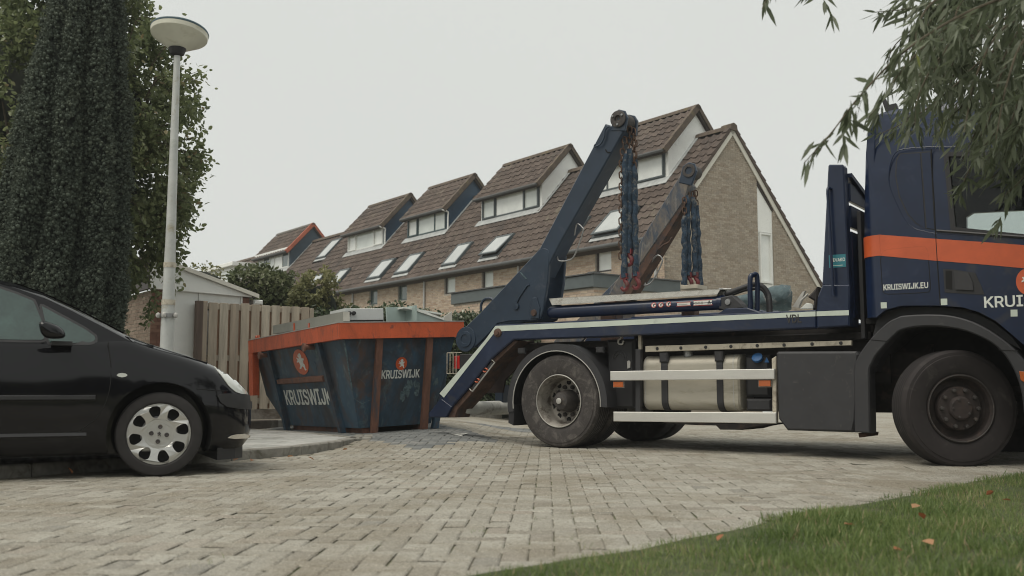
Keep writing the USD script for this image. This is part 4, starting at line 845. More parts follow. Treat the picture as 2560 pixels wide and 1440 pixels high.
gh = loft([gsec(*g) for g in GH]); car.part('roof_and_pillars', gh, 'car_paint', smooth=35)
def decal(meshes, fr, poly, off, step=7):
    """A thin skin lying on a surface: the outline is sought on the mesh, sampled, lifted along the normal and closed at the rim."""
    mesh = cat_(meshes) if isinstance(meshes, list) else meshes
    pg = Polygon(poly); b = [pg.exterior.interpolate(d) for d in np.arange(0, pg.length, step)]
    P = [(p.x, p.y) for p in b]; nb = len(P); x0, y0, x1, y1 = pg.bounds; inn = pg.buffer(-step * .5)
    P += [(x, y) for x in np.arange(x0, x1, step) for y in np.arange(y0, y1, step) if inn.contains(Point(x, y))]
    P = np.array(P); Rw = np.column_stack([[fr.u[0], fr.u[1], 0], [fr.v[0], fr.v[1], 0], [0, 0, 1]]); o = Rw.T @ (np.array([0, 0, H]) - np.array([fr.o[0], fr.o[1], 0]))
    D = np.array([Rw.T @ ray(*p) for p in P]); T = mesh.triangles; e1, e2 = T[:, 1] - T[:, 0], T[:, 2] - T[:, 0]; nrm = mesh.face_normals; out = []; nn = []
    for d in D:
        h = np.cross(d, e2); a = (e1 * h).sum(1); a = np.where(np.abs(a) < 1e-12, 1e-12, a); s = o - T[:, 0]; u = (s * h).sum(1) / a; q = np.cross(s, e1); v = (q @ d) / a; t = (e2 * q).sum(1) / a
        okk = (u > -1e-4) & (v > -1e-4) & (u + v < 1.0002) & (t > 1e-6)
        if okk.any(): k = np.where(okk)[0][np.argmin(t[okk])]; out.append(o + d * t[k]); n_ = nrm[k]; nn.append(n_ if n_ @ d < 0 else -n_)
        else: out.append(None); nn.append(None)
    g = [i for i in range(len(out)) if out[i] is not None]; idx = {k: i for i, k in enumerate(g)}
    tri = Delaunay(P).simplices; tri = [t for t in tri if pg.buffer(.3).contains(Point(P[t].mean(0))) and all(k in idx for k in t)]
    V = np.array([out[k] + nn[k] * off for k in g]); V0 = np.array([out[k] - nn[k] * .004 for k in g]); Fc = [tuple(idx[k] for k in t) for t in tri]
    n = len(V); ring = [idx[k] for k in range(nb) if k in idx]; rimf = []
    for a, b in zip(ring, ring[1:] + ring[:1]): rimf += [(a, b, b + n), (a, b + n, a + n)]
    return trimesh.Trimesh(np.vstack([V, V0]), np.array(Fc + rimf), process=False)
def mirror_v(m, c): m = m.copy(); m.vertices[:, 1] = 2 * c - m.vertices[:, 1]; m.invert(); return m
W1 = [(-60, 700), (0, 722), (40, 735), (84, 753), (97, 785), (108, 812), (110, 850), (60, 850), (0, 848), (-60, 847)]; W2 = [(104, 765), (125, 777), (175, 803), (215, 825), (238, 842), (238, 852), (225, 857), (172, 858), (122, 856), (118, 826)]
sur = [body, gh]
for w in (W1, W2):
    m = decal(sur, CF, w, .004, 9); wd = car.part('side_window', m, 'car_glass', smooth=30); car.part('side_window', mirror_v(m, CW), 'car_glass', smooth=30)
    pg = Polygon(w).buffer(6, join_style=1); car.part('window_seal', decal(sur, CF, list(pg.exterior.coords[:-1]), .0015, 9), 'car_trim', smooth=30)
fw = [(u, v, z + .006) for (u, zt, _) in GH[2:7] for (v, z) in [(lean(zt - .045) + .12, zt - .002), (CW, zt + .02), (2 * CW - lean(zt - .045) - .12, zt - .002)]]
car.part('windscreen', trimesh.Trimesh(fw, [t for i in range(4) for j in range(2) for t in ((i * 3 + j, i * 3 + j + 1, i * 3 + 4 + j), (i * 3 + j, i * 3 + 4 + j, i * 3 + 3 + j))], process=False), 'car_glass', smooth=True)
car.part('headlight', decal(sur, CF, [(527, 906), (543, 913), (566, 929), (590, 948), (608, 964), (622, 982), (620, 988), (606, 986), (588, 980), (572, 966), (556, 944), (540, 922)], .006, 5), 'lamp_lens', smooth=40)
hm = mirror_v(decal(sur, CF, [(527, 906), (566, 929), (608, 964), (622, 982), (588, 980), (556, 944)], .006, 6), CW); car.part('headlight', hm, 'lamp_lens', smooth=40)
car.part('side_repeater', decal(sur, CF, [(291, 938), (296, 934), (305, 932.5), (314, 934), (319, 938), (314, 942), (305, 943.5), (296, 942)], .012, 3), 'lamp_lens', smooth=40)
def seam(pts, r=.0035, off=.0):
    P = []
    for px, py in pts: 
        m = decal.__globals__; q = CF.q(px, py, .02); P.append((q[0], side_v(q[1]) + inset(q[0]) - off, q[1]))
    return tube(curve(P, 4), r, 6)
car.part('door_seam', seam([(271, 856), (274, 885), (277, 914), (275, 965), (262, 1010), (240, 1045), (205, 1072), (180, 1082), (-40, 1090)]), 'dark_gap')
car.part('bonnet_seam', tube(curve([(-.27, .13, 1.062), (-.05, .13, .988), (.2, .15, .912), (.36, .21, .868)], 5), .004, 6), 'dark_gap')
car.part('bumper_seam', seam([(492, 972), (540, 976), (575, 976)], .003, .002), 'dark_gap')
for s in (0, 1):
    f_ = (lambda m: m) if s == 0 else (lambda m: mirror_v(m, CW))
    car.part('side_moulding', f_(hullpts([(u, v, z) for u in (-2.2, -.47) for v, z in ((-.016, .585), (-.016, .608), (.01, .572), (.01, .622))])), 'car_trim')
    car.part('sill_trim', f_(hullpts([(u, v, z) for u in (-2.2, -.52) for v, z in ((.012, .318), (.02, .34), (.05, .30), (.05, .345))])), 'car_trim')
    p0 = CF.q(130, 828, -.08); hp = []
    ic = trimesh.creation.icosphere(3); X_ = np.sign(ic.vertices) * np.abs(ic.vertices) ** .72; tz = np.interp(X_[:, 0], [-1, 1], [1.0, .62])
    mv = trimesh.Trimesh(np.c_[p0[0] + X_[:, 0] * .085 - X_[:, 2] * .018, -.14 + X_[:, 1] * .085 + .03 * X_[:, 0], p0[1] + X_[:, 2] * .072 * tz - .012 * X_[:, 0]], ic.faces, process=False)
    mi = car.part('door_mirror', f_(mv), 'car_paint', smooth=50); car.part('mirror_foot', f_(hullpts([(p0[0] + du, dv, p0[1] + dz) for du in (.0, .14) for dv in (-.06, .09) for dz in (-.10, -.07)])), 'car_trim', mi)
# front bumper strip, lower lip and fog lamp
def nose(z0, z1, d, ua=.42, zc=None):
    pts = [(u, inset(u) - d * .8) for u in np.linspace(ua, .815, 12)]; pts = [(u + d * sstep(u, .6, .8), v) for u, v in pts]; ring = pts + [(.815 + d, CW)] + [(u, 2 * CW - v) for u, v in pts[::-1]]
    k = len(ring); V = []
    for z, e in ((z0, -.03), (z0 + .012, 0), (z1 - .02, 0.002), (z1, -.035)):
        for u, v in ring: c = np.array([.1, CW]); dd = (np.array([u, v]) - c); dd /= np.linalg.norm(dd); V.append((u + dd[0] * e, v + dd[1] * e, z))
    Fc = [t for r in range(3) for i in range(k - 1) for t in ((r * k + i, r * k + i + 1, (r + 1) * k + i + 1), (r * k + i, (r + 1) * k + i + 1, (r + 1) * k + i))]
    return trimesh.Trimesh(V, Fc, process=False)
car.part('bumper_strip', decal(sur, CF, [(541, 988), (552, 984), (600, 985), (640, 991), (643, 1004), (641, 1024), (600, 1023), (566, 1017), (550, 1006)], .014, 5), 'car_trim', smooth=40)
car.part('front_spoiler', hullpts([(u, v, z) for u, v0 in ((.44, .10), (.60, .22), (.68, .34)) for v in (v0, 2 * CW - v0) for z in (.105, .20)]), 'black_plastic')
fl = decal(sur, CF, [(566, 1094), (575, 1088), (590, 1085), (608, 1084), (622, 1088), (622, 1094), (606, 1096), (584, 1097)], .014, 4); car.part('fog_lamp_trim', fl, 'chrome', smooth=40)
car.part('underbody', box(-3.2, .55, .25, 2 * CW - .25, .16, .5), 'black_plastic')
for wu in (0, -WB):
    for s_ in (0, 1): car.part('wheel_arch_liner', lathe([(.1, .0), (.384, .0), (.384, .235)], 48, (wu, .26 if s_ == 0 else 2 * CW - .03, .325), 'v', 0 - .35, math.pi + .35), 'dark_gap')
def car_wheel(u, v, side, steer=0):
    w = []
    R = .319
    ty = lathe([(.22, -.09), (.25, -.10), (.30, -.098), (.317, -.075), (R, -.04), (R, .04), (.317, .075), (.305, .094), (.27, .102), (.245, .1), (.234, .09), (.22, .07)], 64, (0, 0, 0), 'v')
    A = rotz(steer) @ (np.eye(3) if side == 0 else np.diag([-1, -1, 1])); T = (u, v, .319)
    t = car.part('wheel', xf(lathe([(.0, -.02), (.215, -.02), (.22, .06), (.228, .085)], 40, (0, 0, 0), 'v'), A, T), 'black_plastic', smooth=30)
    car.part('tyre', xf(ty, A, T), 'car_tyre', t, smooth=35)
    car.part('tread_groove', xf(cat_([lathe([(R + .0008, z), (R + .0008, z + .008)], 48, (0, 0, 0), 'v') for z in (-.045, -.015, .012, .037)]), A, T), 'dark_gap', t)
    # trim: a dished cover with eight openings
    def hgt(r): return np.interp(r, [0, .05, .075, .09, .15, .19, .205, .212], [.083, .080, .077, .076, .092, .1, .098, .085])
    def ringp(r, n=96): q = np.linspace(0, 2 * np.pi, n, endpoint=False); return Polygon(np.c_[r * np.cos(q), r * np.sin(q)])
    holes_ = []
    for k in range(8):
        q = np.linspace(0, 2 * np.pi, 36, endpoint=False); x = .041 * np.sign(np.cos(q)) * np.abs(np.cos(q)) ** .75; y = np.sign(np.sin(q)) * np.abs(np.sin(q)) ** .75 * (.035 + .30 * np.minimum(x, .014)); A_ = k * math.pi / 4 + .2
        holes_.append(Polygon(np.c_[(x + .152) * math.cos(A_) - y * math.sin(A_), (x + .152) * math.sin(A_) + y * math.cos(A_)]))
    hub_m = []
    for g_, d_ in ((ringp(.077), .004), (ringp(.1).difference(ringp(.077)), .004), (ringp(.212).difference(ringp(.1)).difference(unary_union(holes_)), .008)):
        e_ = trimesh.creation.extrude_polygon(g_.segmentize(.02), d_, engine='earcut'); X_ = e_.vertices; hub_m.append(trimesh.Trimesh(np.c_[1.11 * X_[:, 0], -(hgt(np.hypot(X_[:, 0], X_[:, 1])) - d_ + X_[:, 2]), 1.11 * X_[:, 1]], e_.faces, process=False))
    hc = car.part('hubcap', xf(cat_(hub_m), A, T), 'hubcap', t, smooth=30)
    for a in (45, 135, 225, 315):
        a = math.radians(a + 38); car.part('wheel_bolt', xf(lathe([(.017, 0), (.017, .006), (.012, .008), (0, .004)], 12, (.056 * math.cos(a), -.079, .056 * math.sin(a)), 'v'), A, T), 'hub', t, smooth=40)
    car.part('emblem', xf(prism(LION * .026, -.0875, -.081), A, T), 'hub', t)
    car.part('brake_disc', xf(lathe([(.06, .035), (.135, .035), (.135, .02)], 32, (0, 0, 0), 'v'), A, T), 'steel', t)
    car.part('brake_caliper', xf(box(-.12, -.05, -.06, .0, -.13, -.06, .01), A, T), 'pale_steel', t)
for u, st in ((0, -.1), (-WB, 0)):
    car_wheel(u, .115, 0, st); car_wheel(u, 2 * CW - .115, 1, st)

# ================================================================ TRUCK
TF = Frame(0.545, 11.425, -35.2)
tk = Thing('skip_loader_truck', 'dark blue skip loader truck with orange stripe across its cab, filling the right half', 'truck', TF)
Q = TF.qs
def tp(name, pts, v0, v1, mat, b=.008, parent=None, smooth=False, vq=None, **k):
    return tk.part(name, prism(Q(pts, v0 if vq is None else vq), v0, v1, b), mat, parent, smooth, **k)
def strip_on(name, pts, v, mat, parent=None, th=.0025): return tk.part(name, prism(Q(pts, v), v - th, v - .0004), mat, parent)
def mv(m, dv): return xf(m, None, (0, dv, 0))
WT = 2.5
# chassis and deck
ch = tk.part('chassis', cat_([box(-.9, 5.3, .75, 1.0, .78, 1.06, .01), box(-.9, 5.3, 1.5, 1.75, .78, 1.06, .01)] + [box(u, u + .12, 1.0, 1.5, .8, 1.0) for u in (-.8, .5, 1.6, 2.7, 3.6)]), 'chassis')
tk.part('deck', box(-.85, 3.4, .30, 2.2, 1.14, 1.22, .01), 'chassis'); tk.part('inner_panel', box(.75, 3.55, .40, .44, .72, 1.30), 'chassis'); tk.part('gearbox', box(.9, 3.9, .55, 1.9, .43, 1.1, .08), 'chassis'); tk.part('propshaft', lathe([(0, 0), (.07, 0), (.07, 1.4), (0, 1.4)], 12, (.2, 1.25, .55), 'u'), 'chassis'); tk.part('far_tank', box(.8, 2.6, 1.75, 2.4, .46, 1.0, .06), 'chassis'); tk.part('engine', box(3.7, 5.3, .75, 1.75, .55, 1.25, .08), 'chassis')
railpts = [(1238, 812), (1500, 799), (1740, 787.5), (2040, 774.5), (2040, 820), (1740, 831), (1500, 842), (1283, 849), (1228, 897), (1174, 967), (1129, 1017), (1115, 1044), (1072, 1044), (1072, 1033), (1212, 849)]
rail = tp('side_beam', railpts, 0.02, .24, 'truck_blue', .012)
m = prism(Q(railpts, .02), WT - .26, WT - .04, .012); tk.part('side_beam', m, 'truck_blue')
# rusty inside face of the sloping leg
tp('leg_underside', [(1283, 850), (1296, 852), (1240, 905), (1190, 972), (1143, 1024), (1137, 1044), (1116, 1044), (1130, 1017), (1175, 967), (1229, 897)], .06, .36, 'rust', .005, vq=.06)
st1 = [(1238.5, 815), (1500, 803.2), (1740, 791.8), (2039, 778.6), (2039, 790.6), (1740, 804.5), (1500, 816.5), (1243, 828.5), (1233, 836), (1110, 994), (1099, 984), (1214, 849)]
strip_on('reflective_stripe', st1, .0195, 'stripe', rail)
strip_on('reflective_stripe', [(1106, 1000), (1112, 1003), (1090, 1031), (1080, 1034)], .0195, 'stripe', rail)
tk.part('foot_plate', prism(Q([(1072, 1033), (1104, 998), (1129, 1017), (1115, 1042), (1075, 1042)], .012), .012, .02, .003), 'truck_blue', rail)
b = TF.q(1245, 832, .02); tk.part('pivot_bolt', lathe([(.055, 0), (.05, .02), (.03, .025), (.03, .04), (0, .042)], 20, (b[0], .02, b[1]), 'v'), 'rust', rail, smooth=35)
a, c = TF.q(1966, 806, .019), TF.q(2004, 801, .019); tk.part('lettering', text('VDL', a[0], a[1] - .004, .078, .0165, .002, True, c[0] - a[0], 0, 0.0), 'dark_letter', rail)
# arm brackets, arms
brk = [(1143, 846), (1146, 834), (1200, 782), (1292, 683), (1347, 624), (1358, 619), (1370, 622), (1374, 634), (1369, 705), (1357, 778), (1350, 797), (1340, 801), (1273, 803), (1243, 809), (1222, 834), (1187, 868), (1172, 872), (1157, 869), (1147, 860)]
AN, AF = .075, 2.12
def arm_side(v, farpx=None):
    """The bracket plate and the lifting arm that is bolted to it."""
    if farpx is None: tip, armp = (1547, 298), [(1330, 655), (1348, 621), (1512, 309), (1535, 316), (1559, 328), (1400, 607), (1358, 690)]
    else: tip, armp = (1723, 427), [(1521, 735), (1698, 440), (1708, 444), (1722, 462), (1712, 500), (1600, 662), (1545, 760)]
    br = prism(Q(brk, AN), v, v + .05, .01) if farpx is None else None
    return tip, armp, br
tip, armp, br = arm_side(AN)
bk = tk.part('arm_bracket', br, 'arm_blue'); tk.part('arm_bracket', mv(br, AF - AN + .15), 'worn_arm'); tk.part('arm_bracket', mv(br, .34), 'arm_blue')
b = TF.q(1165, 848, AN); tk.part('pivot_pin', lathe([(.155, 0), (.15, .012), (.10, .014), (.095, .028), (.06, .03), (.055, .02), (0, .02)], 32, (b[0], AN, b[1]), 'v'), 'arm_blue', bk, smooth=35)
b = TF.q(1336, 776, AN); tk.part('bracket_lug', prism([(b[0] - .05, b[1] - .09), (b[0] + .07, b[1] - .10), (b[0] + .085, b[1] + .02), (b[0] + .04, b[1] + .15), (b[0] - .015, b[1] + .15), (b[0] - .065, b[1] + .02)], AN - .016, AN - .001, .006), 'arm_blue', bk)
tk.part('lug_pin', lathe([(.04, 0), (.036, .022), (0, .024)], 16, (b[0] + .005, AN - .015, b[1] - .03), 'v'), 'rust', bk, smooth=35)
b = TF.q(1291, 766, AN); tk.part('lug_pin', lathe([(.045, 0), (.04, .02), (0, .022)], 16, (b[0], AN, b[1]), 'v'), 'arm_blue', bk, smooth=35)
tk.part('pipe_clip', tube([(*TF.q(x, y, AN)[:1], AN - .008, TF.q(x, y, AN)[1]) for x, y in [(1293, 757), (1300, 742), (1318, 715), (1324, 712)]], .008, 6), 'arm_blue', bk)
tk.part('weld_patch', prism(Q([(1300, 680), (1305, 683), (1318, 697), (1314, 698)], AN), AN - .006, AN), 'scuff', bk)
def lin(v, pts, r, n=8): return tube(curve([(*TF.q(x, y, v)[:1], vv, TF.q(x, y, v)[1]) for x, y, vv in pts], 5), r, n)
tk.part('grab_handle', lin(AN, [(1197, 778, .12), (1198, 760, .12), (1206, 748, .12), (1220, 745, .12), (1228, 750, .12)], .017), 'arm_blue', bk, smooth=50)
arm = tk.part('lifting_arm', prism(Q(armp, AN), AN + .004, AN + .27, .014), 'arm_blue')
tipu, tipz = TF.q(*tip, AN)
tk.part('arm_head', prism([(tipu - .10, tipz - .12), (tipu + .08, tipz - .15), (tipu + .115, tipz + .0), (tipu + .08, tipz + .085), (tipu, tipz + .115), (tipu - .075, tipz + .075)], AN - .005, AN + .03, .008), 'arm_blue', arm)
tk.part('arm_head', prism([(tipu - .1, tipz - .12), (tipu + .09, tipz - .15), (tipu + .11, tipz + .02), (tipu + .07, tipz + .085), (tipu, tipz + .11), (tipu - .07, tipz + .075)], AN + .23, AN + .275, .008), 'arm_blue', arm)
tk.part('head_tube', lathe([(.0, -.25), (.088, -.25), (.088, .0)], 24, (tipu, AN - .012, tipz), 'v'), 'hub', arm, smooth=40)
tk.part('head_ring', lathe([(.096, 0), (.096, .014), (.085, .02), (.042, .02), (.036, .0), (.0, -.01)], 24, (tipu, AN - .012, tipz), 'v'), 'hub', arm, smooth=35)
for a in (30, 150, 270): tk.part('head_bolt', lathe([(.014, 0), (.012, .014), (0, .015)], 10, (tipu + .068 * math.cos(math.radians(a)), AN - .031, tipz + .068 * math.sin(math.radians(a))), 'v'), 'steel', arm)
tk.part('hose_pipe', lin(AN, [(1492, 362, AN - .03), (1490, 368, AN - .03), (1504, 362, AN - .03), (1513, 345, AN - .03), (1515, 330, AN - .03), (1521, 320, AN - .03), (1526, 318, AN - .03)], .011), 'arm_blue', arm, smooth=50)
tk.part('seam_line', lin(AN, [(1514, 374, AN - .002), (1518, 380, AN - .002), (1526, 381, AN - .002)], .006, 6), 'dark_gap', arm)
tk.part('arm_handle', lin(.2, [(1436, 588, .2), (1449, 562, .14), (1462, 570, .14), (1464, 582, .14), (1443, 640, .14), (1424, 653, .14), (1403, 652, .14), (1392, 630, .2)], .0095), 'steel', arm, smooth=50)
tipF, armF, _ = arm_side(AF, True)
fa = tk.part('lifting_arm', prism(Q(armF, AF), AF, AF + .26, .014), 'worn_arm', label='worn far lifting arm with scraped paint and rust')
fu, fz = TF.q(*tipF, AF)
tk.part('arm_head', prism([(fu - .15, fz - .14), (fu + .03, fz - .2), (fu + .11, fz - .02), (fu + .08, fz + .085), (fu, fz + .115), (fu - .09, fz + .07)], AF - .01, AF + .03, .008), 'arm_blue', fa)
tk.part('head_tube', lathe([(.05, -.22), (.09, -.22), (.09, .0), (.085, .012), (.05, .012), (.045, -.1), (0, -.1)], 24, (fu, AF - .012, fz), 'v'), 'hub', fa, smooth=35)
tk.part('arm_underside', prism(Q([(1707, 500), (1716, 505), (1605, 690), (1560, 760), (1545, 760), (1600, 662)], AF), AF + .01, AF + .25, .004), 'rust', fa)
tk.part('arm_handle', lin(AF, [(1604, 676, AF + .1), (1640, 640, AF), (1655, 646, AF), (1652, 664, AF), (1630, 704, AF), (1612, 714, AF), (1604, 706, AF + .1)], .0105), 'steel', fa, smooth=50)
tk.part('arm_hook', lin(AF, [(1648, 622, AF), (1660, 612, AF), (1672, 606, AF), (1680, 594, AF)], .014), 'rust', fa, smooth=50)
# lift cylinder with chequer plate cover
p0, p1 = TF.q(1376, 781, .2), TF.q(1796, 757, .2); ax = np.array([p1[0] - p0[0], 0, p1[1] - p0[1]]); L = np.linalg.norm(ax)
def along_cyl(prof, n=28): 
    m = lathe(prof, n, (0, 0, 0), 'u'); an = math.atan2(ax[2], ax[0]); c, s = math.cos(an), math.sin(an); return xf(m, np.array([[c, 0, -s], [0, 1, 0], [s, 0, c]]), (p0[0], .22, p0[1]))
cy = tk.part('lift_cylinder', along_cyl([(0, -.02), (.06, -.02), (.062, .0), (.075, .004), (.075, L), (.082, L + .002), (.082, L + .05), (.05, L + .06), (0, L + .06)]), 'truck_blue', smooth=35)
tk.part('cylinder_clevis', prism(Q([(1800, 744), (1832, 738), (1856, 760), (1862, 770), (1812, 777), (1798, 772)], .17), .15, .29, .01), 'grey_plastic', cy)
b = TF.q(1820, 755, .15); tk.part('clevis_pin', lathe([(.035, 0), (.03, .015), (0, .016)], 16, (b[0], .15, b[1]), 'v'), 'steel', cy, smooth=30)
tk.part('cylinder_foot', prism(Q([(1787, 788), (1815, 771), (1867, 769), (1912, 784), (1912, 788)], .12), .12, .30, .01), 'truck_blue')
cp = tk.part('chequer_plate', hullpts([(u, v, z) for (u, z) in [tuple(TF.q(x, y, .14)) for x, y in ((1372, 746), (1380, 763), (1793, 736), (1801, 722.5))] for v in (.14, .145)]), 'chequer')
tk.part('chequer_top', hullpts([(u, v, z + dz) for (u, z) in [tuple(TF.q(x, y, .14)) for x, y in ((1373, 746), (1801, 722.5))] for v, dz in ((.14, 0), (.62, .03), (.62, .02), (.14, -.006))]), 'chequer')
pa_, pb_ = TF.q(1380, 754, .138), TF.q(1792, 729, .138); dd = []
for i in range(58):
    for j in (0, 1):
        f_ = (i + .5 + .5 * j) / 58.5; u, z = pa_ * (1 - f_) + pb_ * f_; s = 1 if (i + j) % 2 else -1
        dd.append(prism([(u - .014, z + (.018 - j * .036) - s * .009), (u - .011, z + (.018 - j * .036) - s * .012), (u + .014, z + (.018 - j * .036) + s * .009), (u + .011, z + (.018 - j * .036) + s * .012)], .1365, .1395))
tk.part('tread_pattern', dd, 'aluminium', cp, kind='stuff')
vst = .22 - .078
for x, y in ((1634, 763), (1652, 762), (1671, 760)):
    u, z = TF.q(x, y, vst); r = .031
    def bend(m):
        V = m.vertices; zc = np.interp(V[:, 0], [p0[0], p1[0]], [p0[1], p1[1]]); off = .22 - np.sqrt(np.maximum(.0755 ** 2 - (V[:, 2] - zc) ** 2, 1e-5)); return trimesh.Trimesh(np.c_[V[:, 0], off + (V[:, 1]) - .0005, V[:, 2]], m.faces, process=False)
    def ringm(r0, r1, d): a = np.linspace(0, 2 * np.pi, 24, endpoint=False); return plate(Polygon(np.c_[u + r1 * np.cos(a), z + r1 * np.sin(a)]).difference(Polygon(np.c_[u + r0 * np.cos(a), z + r0 * np.sin(a)])) if r0 else Polygon(np.c_[u + r1 * np.cos(a), z + r1 * np.sin(a)]), -d, 0)
    s_ = tk.part('prohibition_sign', bend(ringm(0, r, .001)), 'sticker_white', cy); tk.part('sign_ring', bend(ringm(r * .8, r, .002)), 'sticker_red', s_)
    tk.part('sign_bar', bend(prism([(u - .024, z + .018), (u - .02, z + .022), (u + .024, z - .018), (u + .02, z - .022)], -.0025, 0)), 'sticker_red', s_); tk.part('sign_figure', bend(prism([(u - .004, z - .016), (u + .006, z - .016), (u + .004, z + .002), (u + .014, z + .006), (u + .002, z + .018), (u - .008, z + .008)], -.002, 0)), 'dark_letter', s_)
for (x0, y0, x1, y1), mark in (((1691, 754, 1727, 766), ''), ((1732, 749, 1781, 764), 'A')):
    (u0, z1), (u1, z0) = TF.q(x0, y0, vst), TF.q(x1, y1, vst); z1, z0 = z1 - .008, z0 + .006
    s_ = tk.part('warning_label', bend(plate(sbox(u0, z0, u1, z1), -.001, 0)), 'sticker_red', cy); tk.part('label_field', bend(plate(sbox(u0 + .008, z0 + .008, u1 - .008, z1 - .008), -.002, 0)), 'sticker_white', s_)
    if mark: tk.part('lettering', bend(text('A', u1 - .055, z0 + .014, (z1 - z0) * .6, 0, .0026)), 'dark_letter', s_); tk.part('label_print', bend(cat_([plate(sbox(u0 + .02 + .035 * k, z0 + .02, u0 + .045 + .035 * k, z1 - .02), -.0026, -.0019) for k in range(3)])), 'board_grey', s_)
    else: tk.part('label_print', bend(cat_([plate(sbox(u0 + .02, z0 + .018 + .018 * k, u1 - .04, z0 + .023 + .018 * k), -.0026, -.0019) for k in range(2)])), 'board_grey', s_)
# a second cylinder on the far side, post behind, tarp roll, hoses, guard loop
tk.part('lift_cylinder', mv(along_cyl([(0, 0), (.07, .01), (.07, L), (0, L)]), 2.0), 'truck_blue', smooth=35)
tk.part('deck_post', box(1.17, 1.33, .75, .9, 1.22, 1.66, .01), 'rust'); tk.part('deck_post', box(-.1, .12, 1.1, 1.3, 1.22, 1.75, .01), 'rust')
tk.part('hose_guard', tube(curve([(*TF.q(x, y, .25)[:1], vv, TF.q(x, y, .25)[1]) for x, y, vv in [(1881, 776, .2), (1880, 700, .2), (1884, 688, .24), (1890, 693, .28), (1891, 776, .28)]], 6), .026, 10), 'truck_blue', smooth=50)
tk.part('hydraulic_hose', tube(curve([(*TF.q(x, y, .3)[:1], vv, TF.q(x, y, .3)[1]) for x, y, vv in [(1798, 734, .3), (1816, 735, .3), (1850, 722, .3), (1885, 711, .3), (1905, 716, .32), (1917, 734, .34), (1921, 756, .34), (1922, 780, .34)]], 6), .027, 10), 'grey_plastic', smooth=50)
tk.part('hydraulic_hose', tube(curve([(*TF.q(x, y, .42)[:1], vv, TF.q(x, y, .42)[1]) for x, y, vv in [(1800, 738, .4), (1830, 734, .44), (1866, 722, .46), (1900, 722, .46), (1915, 745, .46), (1917, 780, .46)]], 6), .02, 8), 'black_plastic', smooth=50)
tk.part('hose_fitting', prism(Q([(1790, 730), (1800, 720), (1812, 730), (1812, 742), (1795, 745)], .28), .26, .36, .006), 'steel')
tk.part('wire_bracket', tube([(*TF.q(x, y, .3)[:1], .3, TF.q(x, y, .3)[1]) for x, y in ((1807, 735), (1807, 721), (1828, 722), (1828, 736))], .007, 6), 'steel')
tb = curve([(*TF.q(x, y, .9)[:1], vv, TF.q(x, y, .9)[1]) for x, y, vv in [(1830, 760, .8), (1870, 756, .85), (1910, 750, .9), (1945, 746, .95), (1968, 744, 1.0)]], 5)
rm = tube(tb, np.interp(np.linspace(0, 1, len(tb)), [0, .4, .8, 1], [.07, .11, .155, .13]), 20); V = rm.vertices; V += (meshkit.fbm(V * 9, 3, 2)[:, None] - .5) * .07 * np.array([.3, 1, 1]); 
tk.part('rolled_sheet', trimesh.Trimesh(V, rm.faces, process=False), 'tarp', smooth=45)
tk.part('roll_bracket', hullpts([(*TF.q(x, y, .8)[:1], vv, TF.q(x, y, .8)[1]) for x, y in ((1985, 768), (2010, 730), (2016, 728), (2000, 770)) for vv in (.75, .8)]), 'pale_steel')
tk.part('lever', tube([(*TF.q(x, y, .6)[:1], .6, TF.q(x, y, .6)[1]) for x, y in ((2002, 752), (2020, 735))], .012, 8), 'pale_steel')
tk.part('white_bracket', prism(Q([(2000, 772), (2016, 757), (2030, 760), (2036, 772)], .5), .5, .53, .004), 'panel_white')
tk.part('valve_block', prism(Q([(2018, 742), (2030, 730), (2042, 716), (2046, 740), (2042, 774), (2030, 774), (2034, 752)], .35), .35, .6, .02), 'chassis')
tk.part('deck_ledge', box(.9, 2.9, .7, 1.8, 1.221, 1.26, .01), 'panel_white')
# headboard
hb = tk.part('headboard_post', prism(Q([(2070, 415), (2073, 411), (2106, 411), (2109, 416), (2123, 720), (2055, 713)], .03), .03, .16, .012), 'truck_blue')
tk.part('headboard_base', prism(Q([(2041, 775), (2044, 741), (2056, 712), (2123, 712), (2124, 741), (2123, 815), (2041, 820)], .015), .015, .34, .012), 'truck_blue')
strip_on('reflective_stripe', [(2041.5, 778.5), (2122.5, 775.3), (2122.5, 788), (2041.5, 790.4)], .0145, 'stripe', hb)
hu0, hz1 = TF.q(2100, 412, .05)
for i, (z0, z1) in enumerate([(1.35, 2.2), (2.24, 2.46), (2.5, 2.68)]): tk.part('headboard_slat', prism([(.16, z0), (2.3, z0), (2.3, z1 - (.55 if i == 2 else 0) * .0), (.16, z1)], hu0 + .02, hu0 + .06, .004, axis='u'), 'truck_blue', hb)
tk.part('headboard_top', hullpts([(hu0 + du, v, z) for du in (-.02, .08) for v, z in ((.16, 2.78), (.16, 2.74), (1.1, 2.56), (1.1, 2.5))]), 'truck_blue', hb)
tk.part('headboard_post', mv(prism(Q([(2070, 415), (2109, 411), (2123, 720), (2055, 713)], .03), .03, .16, .012), 2.28), 'truck_blue')
for dv, x0 in ((.42, 2112), ): tk.part('cab_shield', box(hu0 + .1, hu0 + .14, .2, 2.2, 1.15, 2.4, .004), 'black_plastic', hb)
tk.part('hand_rail', lin(-.02, [(2074, 470, .03), (2070, 474, -.03), (2072, 520, -.03), (2079, 640, -.03), (2083, 725, -.03), (2084, 740, -.03)], .014), 'truck_blue', hb, smooth=50)
(u0, z1), (u1, z0) = TF.q(2072, 638, .029), TF.q(2115, 667, .029)
s_ = tk.part('maker_sticker', box(u0, u1, .0275, .0295, z0, z1), 'teal_sticker', hb); tk.part('lettering', text('LEVAKO', u0 + .02, (z0 + z1) / 2 - .005, .032, .027, .001, True, (u1 - u0) * .84), 'lettering', s_)
tk.part('sticker_line', box(u0 + .04, u1 - .03, .0265, .0274, z0 + .016, z0 + .022), 'stripe', s_)
